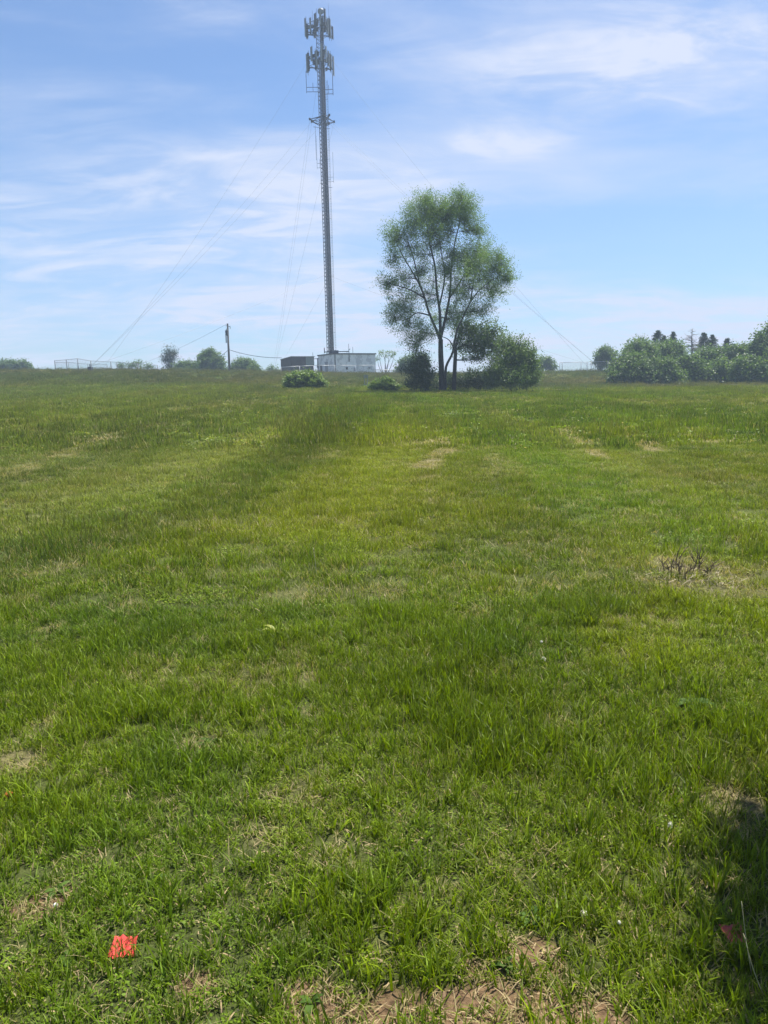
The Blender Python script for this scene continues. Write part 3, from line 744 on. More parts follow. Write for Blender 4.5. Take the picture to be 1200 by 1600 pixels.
def treeline():
    g = 'trees of the right treeline'
    f = dict(leaf=.13, spread=.3, along=.5, n_per=22, stem_r=.08)
    L = [('hedge_shrub', 'dense dark shrub at the left front corner of the right treeline', 88, [(985, 580, 28, 22, 0, 420), (972, 590, 18, 14, -1, 200), (1003, 585, 22, 20, -1, 280), (992, 566, 20, 10, .5, 120)], M_SHRUB),
         ('broadleaf_tree', 'pale rounded tree rising behind the dense corner shrub, leftmost of the tall ones', 96, [(1000, 550, 22, 18, 0, 260), (990, 562, 16, 15, 0, 140), (1012, 562, 18, 18, 0, 160), (998, 580, 20, 20, 0, 90)], M_FARL),
         ('broadleaf_tree', 'pale broad tree below the pair of left conifers', 98, [(1040, 552, 24, 18, 0, 300), (1052, 566, 20, 22, 0, 220), (1030, 572, 18, 20, 0, 140), (1055, 546, 14, 9, 0, 60)], M_FARL),
         ('hedge_shrub', 'dark leafy shrub at the foot of the broad tree, middle left of the treeline front', 86, [(1035, 583, 20, 20, 0, 300), (1050, 590, 18, 14, -.6, 170), (1025, 594, 16, 10, -.6, 110)], M_SHRUB),
         ('hedge_shrub', 'greyish green shrub under the bare dead tree', 88, [(1078, 580, 20, 22, 0, 300), (1092, 590, 18, 14, 0, 160), (1068, 570, 12, 12, 0, 90)], M_SHRUB),
         ('broadleaf_tree', 'rounded tree below the tallest conifers of the treeline', 94, [(1105, 566, 20, 20, 0, 250), (1120, 558, 16, 14, 0, 140), (1095, 575, 14, 20, 0, 120)], M_FARL),
         ('hedge_shrub', 'shadowed shrub at the foot of the treeline, below the small conifer', 88, [(1128, 582, 22, 20, 0, 320), (1115, 591, 16, 12, -.5, 130), (1142, 590, 16, 12, 0, 120)], M_SHRUB),
         ('broadleaf_tree', 'leafy tree with upright shoots right of the small conifer', 93, [(1150, 562, 17, 20, 0, 240), (1162, 552, 12, 12, 0, 90), (1140, 556, 10, 12, 0, 60)], M_FARL),
         ('hedge_shrub', 'dark shrub at the front of the treeline near the right edge of the photo', 84, [(1168, 580, 22, 19, 0, 320), (1185, 588, 18, 12, 0, 150), (1155, 590, 12, 10, 0, 80)], M_SHRUB),
         ('broadleaf_tree', 'taller tree at the right edge of the photo', 90, [(1190, 545, 17, 22, 0, 240), (1204, 530, 14, 24, 0, 200), (1180, 560, 14, 18, 0, 130), (1207, 565, 18, 24, 0, 200)], M_FARL),
         ('broadleaf_tree', 'tree closing the treeline on the right, partly outside the photo', 86, [(1225, 560, 22, 30, 0, 260), (1240, 540, 20, 22, 0, 160), (1215, 588, 16, 14, 0, 120)], M_SHRUB)]
    for nm, lab, dp, bl, m in L: shrub_px(nm, lab, 'tree' if 'tree' in nm else 'shrub', dp, bl, m, g, **f)
treeline()

def conifer(px, top, base_py, half, depth, label, group='conifers in the right treeline'):
    T = at(px, top, depth); b = gp(T.x, depth); H = T.z - b.z; ps = depth / FPX
    root = empty('conifer_tree', b, label, 'conifer', group)
    mb = MB(); mb.tube([(b.x, b.y, b.z - .2), (b.x, b.y, b.z + H * .6), (b.x, b.y, b.z + H)], [.16, .09, .015], 6)
    C, D = [], []
    k = int(H / .18)
    for i in range(k):
        t = i / k; z = b.z + H * (.25 + .75 * t); r = half * ps * 2.9 * (1 - t) ** .95 * random.uniform(.55, 1.25) + .02
        for j in range(7):
            a = random.uniform(0, 6.28); e = Vector((b.x + math.cos(a) * r, b.y + math.sin(a) * r, z - r * .12 + random.uniform(-.1, .1)))
            mb.tube([(b.x, b.y, z), tuple(e)], [.02, .008], 3, cap=False)
            for s in (.35, .65, .95):
                C.append(Vector((b.x, b.y, z)).lerp(e, s)); D.append((math.cos(a), math.sin(a), -.05))
    mb.build('trunk', M_BARK, root, True, origin=b)
    leaf_cloud([tuple(c) for c in C], D, 14, .06, .10, 'crown', M_CONIF, root, .22, .2, .22, origin=b)
def conifers():
    conifer(1028, 516, 590, 13, 104, 'tallest left conifer rising above the pale trees')
    conifer(1037, 524, 590, 9, 106, 'slim conifer leaning against the right side of the tallest left conifer')
    conifer(1052, 518, 590, 8, 105, 'narrow pointed conifer between the left conifer and the dead tree')
    conifer(1100, 519, 590, 11, 104, 'broad dark conifer just right of the dead tree')
    conifer(1113, 523, 590, 12, 103, 'bushy conifer touching the broad dark conifer on its right')
    conifer(1137, 528, 590, 11, 105, 'small rounded conifer standing apart near the right edge')
    # dead tree
    T = at(1082, 513, 100); b = gp(T.x, 100); root = empty('dead_tree', b, 'bare grey dead tree standing up out of the right treeline', 'tree')
    mb = MB(); H = T.z - b.z
    mb.tube([(b.x, b.y, b.z - .1), (b.x + .1, b.y, b.z + H * .5), (b.x - .05, b.y, b.z + H * .8), (b.x, b.y, b.z + H)], [.16, .12, .07, .02], 6)
    mb.build('trunk', M_DEADW, root, True, origin=b)
    mb = MB()
    for i in range(46):
        t = random.uniform(.5, .97); a = random.uniform(0, 6.28); L = 2.4 * (1.08 - t) ** .6 * random.uniform(.4, 1)
        p = Vector((b.x, b.y, b.z + H * t)); e = p + Vector((math.cos(a) * L, math.sin(a) * L, L * random.uniform(-.25, .3)))
        c = curve(p, e, .1, 4); mb.tube(c, [.035, .028, .02, .01], 4)
        for _ in range(3):
            q = c[random.randint(1, 3)]; mb.tube([tuple(q), tuple(q + Vector((random.gauss(0, .3), random.gauss(0, .3), random.gauss(0, .25))))], [.014, .006], 3)
    mb.build('branches', M_DEADW, root, True, origin=b)
    # half-bare tree right of the white building
    base = gp(at(601, 580, 142).x, 142)
    limbs = []; tips = []
    for (dx, dz) in ((-.9, 2.7), (-.4, 3.0), (.2, 2.4), (.9, 3.1), (1.3, 2.2), (-1.2, 1.6), (1.9, 2.9)):
        e = Vector(base) + Vector((dx, random.uniform(-.4, .4), dz + 1.2)); limbs.append((curve(Vector(base) + Vector((dx * .1, 0, -.1)), e, .1, 4), .07, .02)); tips.append(e)
    make_tree('sparse_tree', base, limbs, [(tuple(t), (.45, .45, .5), 9) for t in tips], M_SHRUBL, 'sparse half bare little tree right of the white building', 'tree', n_per=14, leaf=.10, spread=.2, along=.3)
conifers()

def shade_tree():
    """unseen young tree, added just right of the view to shade the lower right corner"""
    b = gp(2.70, 2.78)
    c = Vector(b)
    limbs = [([c - Vector((0, 0, .1)), c + Vector((.03, 0, 1.3)), c + Vector((-.05, .03, 2.6)), c + Vector((0, 0, 2.9))], .06, .02)]
    blobs = [(tuple(c + Vector(o)), r, n) for o, r, n in [((-.20, -.15, 2.50), (.50, .72, .42), 420), ((-.05, .0, 2.0), (.50, .62, .45), 220), ((.15, -.1, 1.3), (.55, .6, .5), 170), ((.2, -.1, .7), (.5, .5, .5), 100)]]  # added out of view; crown shaped for the shadow it throws
    make_tree('added_shade_tree', b, limbs, blobs, M_SHRUB, 'unseen young leafy tree added to shade the lower right corner', 'tree', n_per=44, leaf=.052, spread=.10, along=.2, twig_r=.004)
shade_tree()

# ------------------------------------------------------------------ tower
M_STEEL = mat_simple('galvanised_steel', (.030, .035, .052), .8, .0, var=.15, scale=3, spec=.15)
M_CABLE = mat_simple('black_cable', (.008, .011, .026), .95, 0, var=.2, scale=5, spec=.05)
M_PANEL = mat_simple('antenna_plastic', (.17, .18, .19), .5, 0, var=.06, scale=2)
M_PANELD = mat_simple('antenna_back', (.045, .05, .06), .8, .0, var=.1, scale=2)
TD = 135.0
def zt(py): return at(516, py, TD).z
def tower():
    TX = at(517, 552, TD).x
    base = gp(TX, TD); bz = base.z
    root = empty('lattice_tower', base, 'tall guyed lattice radio tower carrying two crowns of panel antennas', 'tower')
    def topx(py):   # photo x of the mast axis at a row
        return 517 - (552 - py) * 20 / 537
    def lx(px, py): return (px - topx(py)) * TD / FPX * 1.0
    O = Vector((TX, TD, 0))
    zb, ztop = bz - .1, zt(30)
    fw = 1.16; r = fw / math.sqrt(3)
    corners = [(r * math.cos(a), r * math.sin(a)) for a in (R_(-90 + 15), R_(30 + 15), R_(150 + 15))]
    def P(c, z): return (TX + c[0], TD + c[1], z)
    for c in corners:
        mb = MB(); mb.tube([P(c, zb), P(c, ztop)], .052, 8); mb.build('leg', M_STEEL, root, True, origin=base)
    mb = MB(); z = zb + .3; k = 0
    while z < ztop - .9:
        for i in range(3):
            a, b = corners[i], corners[(i + 1) % 3]
            mb.tube([P(a, z), P(b, z)], .020, 4, False)
            mb.tube([P(a, z), P(b, z + .62)], .018, 4, False); mb.tube([P(b, z), P(a, z + .62)], .018, 4, False)
        z += .62
    mb.build('bracing', M_STEEL, root, origin=base)
    # cable runs: wide flat bundle on the face towards the camera, a narrower one inside
    mb = MB()
    for i in range(13):
        x = TX - .16 + i * .052; t = [ztop - 6, zt(80), zt(80), zt(45), zt(45), zt(50)][i % 6]
        mb.tube([(x, TD - r * .72 + .1 * math.sin(i), zb + .5), (x, TD - r * .72 + .1 * math.sin(i), t)], .023, 5)
    for i in range(6):
        x = TX - .42 + i * .045; mb.tube([(x, TD + .1, zb + .5), (x, TD + .1, zt(70 + 12 * i))], .018, 5)
    mb.build('cable_bundle', M_CABLE, root, True, origin=base)
    # climbing ladder on the right, outside the mast
    mb = MB(); x0, x1 = TX + .72, TX + .90
    mb.tube([(x0, TD + .05, zb), (x0, TD + .05, zt(125))], .016, 4); mb.tube([(x1, TD + .05, zb), (x1, TD + .05, zt(125))], .022, 4)
    z = zb
    while z < zt(126): mb.tube([(x0, TD + .05, z), (x1, TD + .05, z)], .014, 4, False); z += .42
    z = zb + 1
    while z < zt(128): mb.tube([(TX + .4, TD + .05, z), (x1, TD + .05, z)], .02, 4, False); z += 3.1
    mb.build('ladder', M_STEEL, root, origin=base)
    # a crown of panel antennas
    def crown(pyc, R0, npan, hpan, seed, tag_):
        random.seed(seed); zc = zt(pyc)
        fr = MB()
        vs = [(R0 * math.cos(a), R0 * math.sin(a)) for a in (R_(-75), R_(45), R_(165))]
        for dz in (0, -1.35):
            for i in range(3):
                a, b = vs[i], vs[(i + 1) % 3]
                fr.tube([(TX + a[0], TD + a[1], zc + dz), (TX + b[0], TD + b[1], zc + dz)], .045, 5)
                fr.tube([(TX + a[0] * .28, TD + a[1] * .28, zc + dz - .2), (TX + a[0], TD + a[1], zc + dz)], .05, 5)
                m = ((a[0] + b[0]) / 2, (a[1] + b[1]) / 2); fr.tube([(TX + corners[i][0], TD + corners[i][1], zc - 1.6), (TX + m[0], TD + m[1], zc + dz)], .04, 5)
        f = fr.build('antenna_mount', M_STEEL, root, True, origin=base)
        for i in range(3):
            a, b = Vector(vs[i] + (0,)), Vector(vs[(i + 1) % 3] + (0,)); n = (a + b) / 2; n.normalize(); ang = math.atan2(n.y, n.x)
            for j in range(npan):
                t = (j + .35) / (npan - .3); p = a.lerp(b, t) + n * .22
                h = hpan * random.uniform(.7, 1.15); z = zc - .5 + random.uniform(-.45, .7)
                w = random.choice((.20, .28, .34))
                pb = MB()
                pb.box((TX + p.x, TD + p.y, z), (.13, w, h), ang)
                pb.box((TX + p.x - n.x * .10, TD + p.y - n.y * .10, z), (.05, w * .5, h * .94), ang)
                pa = pb.build('panel_antenna', M_PANEL if random.random() < .65 else M_PANELD, f, origin=base)
                q = MB(); pp = a.lerp(b, t)
                q.tube([(TX + pp.x, TD + pp.y, z - h * .62), (TX + pp.x, TD + pp.y, z + h * .6)], .035, 5)
                q.box((TX + pp.x - n.x * .22, TD + pp.y - n.y * .22, z - .3 + random.uniform(-.3, .3)), (.22, .30, .5), ang)
                q.box((TX + pp.x + n.x * .09, TD + pp.y + n.y * .09, z + h * .3), (.16, .06, .06), ang)
                for _ in range(2): q.box((TX + pp.x * random.uniform(.35, .95), TD + pp.y * random.uniform(.35, .95), zc - random.uniform(-.3, 1.3)), (random.uniform(.15, .4), .25, random.uniform(.3, .6)), ang)
                q.tube([(TX + pp.x * .3, TD + pp.y * .3, zc - 2.1), (TX + pp.x * .8, TD + pp.y * .8, zc - 1.2), (TX + pp.x, TD + pp.y, z - h * .5)], .03, 4)
                q.build('mounting_pipe', M_PANELD, f, origin=base)
        return f
    crown(36, 2.65, 4, 2.5, 5, 'top')
    crown(88, 2.6, 4, 2.6, 9, 'second')
    # dish at the very top
    c = Vector((TX + lx(499, 19), TD - .3, zt(19)))
    mb = MB(); ring = []
    Rr = .48
    th = np.arange(20) * 2 * math.pi / 20
    V = [(c.x, c.y + .16, c.z)]
    for rr, dy in ((.35, .13), (.7, .06), (1.0, 0)): V += [(c.x + math.cos(t) * Rr * rr, c.y + dy, c.z + math.sin(t) * Rr * rr) for t in th]
    V += [(c.x + math.cos(t) * Rr, c.y - .16, c.z + math.sin(t) * Rr) for t in th] + [(c.x, c.y - .19, c.z)]
    T = [(0, 1 + (k + 1) % 20, 1 + k) for k in range(20)] + [(81, 61 + k, 61 + (k + 1) % 20) for k in range(20)]
    Q = [(1 + s * 20 + k, 1 + s * 20 + (k + 1) % 20, 21 + s * 20 + (k + 1) % 20, 21 + s * 20 + k) for s in range(3) for k in range(20)]
    mb.add(V, Q, T); mb.tube([(c.x, c.y + .2, c.z - .9), (c.x, c.y + .2, c.z + .2)], .04, 6)
    mb.build('dish_antenna', M_PANEL, root, True, origin=base)
    # whips
    for (px, a, b, rr) in ((511, 45, 3, .018), (493.5, 40, 12, .04), (504.5, 40, 14, .04), (487.5, 40, 15, .03), (477, 110, 147, 0), ):
        if rr:
            mb = MB(); x = TX + lx(px, a); mb.tube([(x, TD + .2, zt(a)), (x, TD + .2, zt(b))], [rr, rr * .6], 5); mb.build('whip_antenna', M_STEEL, root, origin=base)
    def arm_antenna(px, ytop, yarm1, yarm2, side, thick=.03, name='side_antenna'):
        mb = MB(); x = TX + lx(px, yarm1); mx = TX + side * .4
        mb.tube([(x, TD - .1, zt(yarm2) - .2), (x, TD - .1, zt(ytop))], thick, 5)
        for yy in (yarm1, yarm2): mb.tube([(mx, TD, zt(yy)), (x, TD - .1, zt(yy))], thick * 1.1, 5)
        mb.tube([((x + mx) / 2, TD - .05, zt(yarm2)), ((x + mx) / 2, TD - .05, zt(yarm1 - 7))], thick * .8, 5)
        mb.build(name, M_STEEL, root, origin=base)
    arm_antenna(479, 110, 136, 143, -1, .04); arm_antenna(517.5, 118, 140, 147, 1, .045)
    arm_antenna(495, 212, 255, 262, -1, .022); arm_antenna(519.3, 238, 277, 284, 1, .022)
    mb = MB()   # downward whip on a short arm
    x = TX + lx(492, 199); mb.tube([(x - .35, TD - .1, zt(198)), (TX - .4, TD, zt(199))], .03, 5); mb.tube([(x, TD - .1, zt(196)), (x, TD - .1, zt(250))], .022, 5)
    mb.build('hanging_antenna', M_STEEL, root, origin=base)
    for a, b, py in ((-.85, -.3, 286), (.3, 1.15, 293), (.3, 1.1, 201)):
        mb = MB(); mb.tube([(TX + a, TD, zt(py)), (TX + b, TD, zt(py))], .03, 5); mb.build('standoff_arm', M_STEEL, root, origin=base)
    # torque arms
    anchors = [gp(-38.0, 102.5), gp(-25.0, 178), gp(36.5, 129.5)]
    ztq = zt(186); tips = []
    for i, A in enumerate(anchors):
        d = Vector((A.x - TX, A.y - TD, 0)).normalized(); pr = Vector((-d.y, d.x, 0))
        mb = MB()
        for s in (-1, 1):
            tip = Vector((TX, TD, ztq)) + d * .6 + pr * s * 2.1
            tips.append((i, tip))
            for c in corners:
                if (Vector(c + (0,)) - pr * s * .6).length < 1.2:
                    mb.tube([P(c, ztq + .35), tuple(tip)], .05, 5); mb.tube([P(c, ztq - .9), tuple(tip)], .05, 5)
            mb.box(tuple(tip), (.28, .28, .3))
        mb.build('torque_arm', M_STEEL, root, origin=base)
    M_WIRE = mat_simple('guy_wire', (.10, .11, .13), .5, .4, var=.05)
    def wire(p, q, sag):
        p, q = Vector(p), Vector(q)
        pts = [p.lerp(q, t / 20) - Vector((0, 0, sag * 4 * (t / 20) * (1 - t / 20))) for t in range(21)]
        mb = MB(); mb.tube(pts, .010, 4, False); mb.build('guy_wire', M_WIRE, root, origin=base)
    for i, A in enumerate(anchors):
        A2 = A + Vector((0, 0, 1.0))
        for py, dz, sag in ((62, 2.0, 1.2), (428, 0, .5)):
            c = corners[i]; wire((TX + c[0] * .8, TD + c[1] * .8, zt(py)), A + (Vector((TX, TD, 0)) - Vector((A.x, A.y, 0))).normalized() * dz + Vector((0, 0, .6)), sag)
        for (k, tip) in tips:
            if k == i: wire(tip, A + Vector((0, 0, .5)), .9)
        M = MB(); M.box((A.x, A.y, A.z + .2), (.5, .5, .7)); M.tube([(A.x, A.y, A.z), (A.x, A.y, A.z + .9)], .06, 6)
        M.build('guy_anchor', M_STEEL, root, origin=base)
    return anchors
tower()

# ------------------------------------------------------------------ buildings
M_WHITE = mat_simple('weathered_white_paint', (.80, .79, .78), .85, var=.07, scale=1.5, col2=(.58, .57, .57), thr=(.5, .56), bump=.2)
M_ROOFD = mat_simple('dark_roof', (.06, .06, .065), .8, var=.2)
M_BROWN = mat_simple('dark_brown_siding', (.075, .058, .052), .8, var=.2, scale=2)
M_GREYG = mat_simple('grey_green_panel', (.22, .24, .21), .75, var=.1, scale=2)
M_DKPANEL = mat_simple('dark_panel', (.05, .045, .045), .8, var=.2)
M_DOORW = mat_simple('grey_door', (.30, .30, .31), .7, var=.12, scale=3)
def building():
    # white block building
    C = at(523, 583, 128); ang = R_(30)
    u = Vector((math.cos(ang), math.sin(ang), 0)); v = Vector((-math.sin(ang), math.cos(ang), 0))
    z0 = float(hgt(C.x, C.y)) - .4; z1 = at(523, 553.5, 128).z
    root = empty('white_building', (C.x, C.y, z0), 'low white block building with peeling paint at the foot of the tower', 'building')
    base = Vector((C.x, C.y, z0)); W, L = 7.75, 6.1
    def q(a, b, z=0): p = Vector((C.x, C.y, 0)) + u * a + v * b; return (p.x, p.y)
    mb = MB(); mb.prism([q(0, 0), q(W, 0), q(W, L), q(0, L)], z0, z1); 
    mb.build('wall', M_WHITE, root, origin=base)
    mb = MB(); mb.prism([q(-.12, -.12), q(W + .12, -.12), q(W + .12, L + .12), q(-.12, L + .12)], z1 + .003, z1 + .19)
    rf = mb.build('roof', M_ROOFD, root, origin=base)
    mb = MB(); p = q(W * .35, -.06); mb.tube([(p[0], p[1], z1 - 1.2), (p[0], p[1], z1 + .8)], .06, 6); mb.tube([(p[0], p[1], z1 + .75), (p[0] + .2, p[1], z1 + .85)], .06, 6)
    mb.build('vent_pipe', M_STEEL, rf, origin=base)
    mb = MB(); p = q(W * .62, 2.5); mb.tube([(p[0], p[1], z1), (p[0], p[1], z1 + 1.35)], .035, 6); mb.build('mast', M_STEEL, rf, origin=base)
    mb = MB(); p = q(1.6, 3.2); mb.box((p[0], p[1], z1 + .55), (1.3, .8, .5), ang); mb.box((p[0], p[1], z1 + .25), (.9, .5, .25), ang)
    mb.build('air_handler', M_STEEL, rf, origin=base)
    # cable tray from mast to roof
    mb = MB(); a = at(507, 550, 132); b = at(545, 549.5, 132)
    mb.box(((a.x + b.x) / 2, 132, a.z), (b.x - a.x, .5, .12)); mb.box((a.x, 132, a.z + .25), (.1, .5, .9)); mb.tube([(b.x, 132, b.z), (b.x, 132, b.z + 1.3)], .035, 5)
    for x in (a.x + .4, b.x - .3): mb.tube([(x, 132, z0), (x, 132, a.z)], .05, 6)
    mb.build('cable_tray', M_STEEL, root, origin=base)
    # door and window on the short left face, boxes on the front
    def onface(n0, n1, h0, h1, face, mat, name, t=.06):
        mb = MB()
        if face == 'L': poly = [q(-t, n0), q(-.002, n0), q(-.002, n1), q(-t, n1)]
        else: poly = [q(n0, -t), q(n1, -t), q(n1, -.002), q(n0, -.002)]
        mb.prism(poly, z0 + h0, z0 + h1); return mb.build(name, mat, root, origin=base)
    H = z1 - z0
    onface(2.4, 3.4, .4, 2.55, 'L', M_DOORW, 'door'); onface(4.6, 5.3, .9, 2.0, 'L', M_DKPANEL, 'window')
    onface(.05, .18, .3, H, 'F', M_DKPANEL, 'downpipe', .1); onface(2.1, 2.4, 1.2, 1.6, 'F', M_DKPANEL, 'meter_box', .14); onface(3.55, 3.85, .9, 1.5, 'F', M_DOORW, 'meter_box', .14); onface(6.3, 6.7, 1.3, 1.6, 'F', M_DOORW, 'wall_vent', .05)
    # brown shed
    C = at(456, 585, 121); z0s = float(hgt(C.x, C.y)) - .4; zt1 = at(456, 557.5, 121).z
    bs = Vector((C.x, C.y, z0s)); root2 = empty('brown_shed', bs, 'dark brown equipment shed left of the white building', 'shed')
    def s(a, b): p = Vector((C.x, C.y, 0)) + u * a + v * b; return (p.x, p.y)
    W2, L2 = 3.9, 4.2
    mb = MB(); mb.prism([s(0, 0), s(2.45, 0), s(2.45, L2), s(0, L2)], z0s, [zt1, zt1, zt1 - .28, zt1 - .28]); mb.build('wall', M_BROWN, root2, origin=bs)
    mb = MB(); mb.prism([s(2.455, .02), s(W2, .02), s(W2, L2), s(2.455, L2)], z0s + 1.55, [zt1 - .003, zt1 - .003, zt1 - .28, zt1 - .28]); mb.build('upper_panel', M_GREYG, root2, origin=bs)
    mb = MB(); mb.prism([s(2.455, .10), s(W2 - .05, .10), s(W2 - .05, L2), s(2.455, L2)], z0s, z0s + 1.547); mb.build('lower_panel', M_DKPANEL, root2, origin=bs)
    mb = MB(); mb.prism([s(-.08, -.08), s(W2 + .08, -.08), s(W2 + .08, L2 + .08), s(-.08, L2 + .08)], [zt1 + .004, zt1 + .004, zt1 - .27, zt1 - .27], [zt1 + .09, zt1 + .09, zt1 - .19, zt1 - .19]); mb.build('roof', M_GREYG, root2, origin=bs)
    # service post with a crossbar between the two
    p = gp(at(497, 580, 126).x, 126); t = at(496, 559.5, 126)
    mb = MB(); mb.tube([(p.x, p.y, p.z - .3), (p.x, p.y, t.z)], .09, 8); mb.tube([(p.x - .9, p.y, t.z - .1), (p.x + .25, p.y, t.z - .1)], .05, 6); mb.tube([(p.x - .75, p.y, t.z - .1), (p.x - .75, p.y, t.z + .9)], .03, 6); mb.box((p.x, p.y - .12, p.z + 1.3), (.3, .2, .5))
    tag(mb.build('service_post', M_STEEL, None, origin=p), 'grey steel post with short crossbar between the brown shed and white building', 'post')
building()

# ------------------------------------------------------------------ fences
M_GALV = mat_simple('fence_pipe', (.42, .43, .44), .5, .3, var=.1, scale=4)
M_GALVD = mat_simple('weathered_fence_pipe', (.14, .15, .16), .6, .3, var=.1, scale=4)
def fence(label, nodes, h, mat, mesh=.12, wire=.0035, rails=(1.0,), post_r=.04, zs=None, rail_r=.03, bottom=0.0, group=None):
    """nodes: world (x, y, z_top); posts at nodes, rail along the top, chain-link between"""
    o0 = gp(nodes[0][0], nodes[0][1]); root = empty('chain_link_fence', o0, label, 'fence', group)
    for (x, y, zt_) in nodes:
        mb = MB(); mb.tube([(x, y, zt_ - h - .6), (x, y, zt_)], post_r, 6); mb.build('post', mat, root, True, origin=o0)
    r = MB(); w = MB()
    for a, b in zip(nodes[:-1], nodes[1:]):
        a, b = Vector(a), Vector(b)
        for f in rails:
            dz = Vector((0, 0, -(1 - f) * h - .03)); r.tube([tuple(a + dz), tuple(b + dz)], rail_r, 5)
        L = (b - a).length; n = int((L + h) / mesh)
        for s in (0, 1):
            for i in range(n):
                t0 = i * mesh; x0, y0, x1, y1 = t0, 0, t0 - h, h      # line leaning back
                if x1 < 0: y1 = h + x1; x1 = 0
                if x0 > L: y0 = x0 - L; x0 = L
                if y1 <= y0: continue
                if s: x0, x1 = L - x0, L - x1
                d = (b - a) / L
                p = a + d * x0; q = a + d * x1
                p = Vector((p.x, p.y, p.z - h + y0)); q = Vector((q.x, q.y, q.z - h + y1))
                w.add([tuple(p + Vector((0, 0, -wire))), tuple(p + Vector((0, 0, wire))), tuple(q + Vector((0, 0, wire))), tuple(q + Vector((0, 0, -wire)))], [(0, 1, 2, 3)])
    r.build('rail', mat, root, True, origin=o0); w.build('chain_link_mesh', mat, root, origin=o0)
def fences():
    def nd(*L): return [tuple(at(px, py, d)) for px, py, d in L]
    fence('dark weathered chain link fence around the guy anchor on the left crest', nd((85.4, 563.3, 104), (103.6, 561.8, 101), (121, 560, 98), (141.7, 563.5, 100.5), (173, 565, 103), (182.5, 565.5, 103.8), (215, 568, 106), (246, 570.5, 108.5)), 1.9, M_GALVD, post_r=.055, rail_r=.026, wire=.004)
    fence('rear run of chain link fence behind the left compound', nd((86, 566, 110), (107, 566, 111), (137, 568.5, 113), (167, 569, 115)), 1.9, M_GALVD, post_r=.035, rail_r=.024, wire=.003)
    fence('chain link fence with pale top rail in front of the brown shed and white building', nd((439, 573.5, 116), (468, 571.8, 116), (490, 571, 117.5), (523, 570.6, 119), (555, 570.8, 121), (584, 570.5, 123)), 1.8, M_GALV, rail_r=.04, wire=.003)
    fence('low pale fence running right from the white building', nd((585, 577.5, 127), (612, 578, 127), (645, 578.5, 127)), 1.2, M_GALV, rail_r=.06, wire=.003)
    fence('chain link fence on the skyline left of the right treeline', nd((874.5, 566, 122), (878.5, 566, 122), (908, 565.5, 121), (917.5, 565.3, 121), (924, 565, 120.8), (950, 564.2, 120), (972, 563.6, 119)), 1.9, M_GALV, rail_r=.03, post_r=.05, wire=.0045)
fences()

# ------------------------------------------------------------------ utility pole and lines
def pole():
    D = 120.0
    M_POLE = mat_simple('pole_wood', (.13, .115, .10), .9, var=.25, scale=5)
    t = at(355.5, 505.5, D); b = gp(at(359, 588, D).x, D)
    root = empty('utility_pole', b, 'brown wooden utility pole with a transformer on its left side', 'utility pole')
    mb = MB(); mb.tube([(b.x, D, b.z - .3), (t.x, D, t.z)], [.19, .12], 10); mb.build('pole', M_POLE, root, True, origin=b)
    mb = MB(); c = at(354, 520, D); mb.tube([(c.x, D - .05, c.z - .45), (c.x, D - .05, c.z + .35)], .19, 10); mb.tube([(c.x, D - .05, c.z + .35), (c.x, D - .05, c.z + .6)], .05, 6); mb.build('transformer', M_STEEL, root, True, origin=b)
    mb = MB(); c = at(357, 511, D); mb.tube([(t.x, D, c.z + .1), (t.x + .35, D, c.z + .1), (t.x + .38, D, c.z - .25)], .05, 6); mb.build('cutout', M_STEEL, root, origin=b)
    mb = MB(); c = at(354, 509, D); mb.tube([(t.x, D, c.z), (t.x - .3, D, c.z), (t.x - .3, D, c.z + .15)], .04, 6); mb.build('insulator', M_PANEL, root, origin=b)
    mb = MB(); c = at(354, 530, D); mb.box((c.x - .02, D - .15, c.z), (.18, .18, 1.1)); mb.build('conduit_box', M_GALV, root, origin=b)
    def span(p, q, sag, r, lab, root_=root):
        p, q = Vector(p), Vector(q); pts = [p.lerp(q, k / 16) - Vector((0, 0, sag * 4 * (k / 16) * (1 - k / 16))) for k in range(17)]
        mb = MB(); mb.tube(pts, r, 4, False); mb.build(lab, M_CABLE, root, origin=b)
    span(at(358, 546.5, D), at(440, 559, 122), .35, .035, 'service_cable')
    span(at(357, 546.5, D), at(330, 562, 150), .3, .035, 'service_cable')
    span(at(355, 506, D), at(200, 575, 215), .6, .016, 'power_line')
    # stakes by the trees
    for px, lab in ((373, 'pale leaning stake, left of the pair right of the utility pole'), (381, 'pale leaning stake, right of the pair right of the utility pole')):
        p = gp(at(px + 2, 588, 116).x, 116); q = at(px - 1, 577.5, 116)
        mb = MB(); mb.tube([(p.x, p.y, p.z - .1), tuple(q)], [.05, .04], 6); mb.box(tuple(q), (.12, .1, .12)); tag(mb.build('stake', M_DEADW, None, origin=p), lab, 'stake', 'stakes by the utility pole')
    p = gp(at(406, 588, 112).x, 112); q = at(406.5, 579.5, 112)
    mb = MB(); mb.tube([(p.x, p.y, p.z - .1), (p.x, p.y, q.z)], .05, 6); mb.box((p.x + .25, p.y, q.z - .25), (.5, .05, .1)); tag(mb.build('wooden_post', M_POLE, None, origin=p), 'short dark post with a side bar near the yellow green bush', 'post')
    # grey pedestal in front of the bank
    p = gp(at(571.5, 600, 74).x, 74)
    mb = MB(); top = at(571.5, 585, 74).z
    mb.tube([(p.x - .1, 74, p.z - .1), (p.x - .1, 74, top)], .045, 8); mb.tube([(p.x + .16, 74, p.z - .1), (p.x + .16, 74, top - .25)], .045, 8); mb.box((p.x + .02, 74, p.z + .22), (.75, .25, .14)); mb.box((p.x + .02, 74, top - .2), (.42, .2, .3))
    tag(mb.build('utility_pedestal', M_GREYG, None, origin=p), 'small grey pipe and box pedestal on the slope below the white building', 'pedestal')
pole()

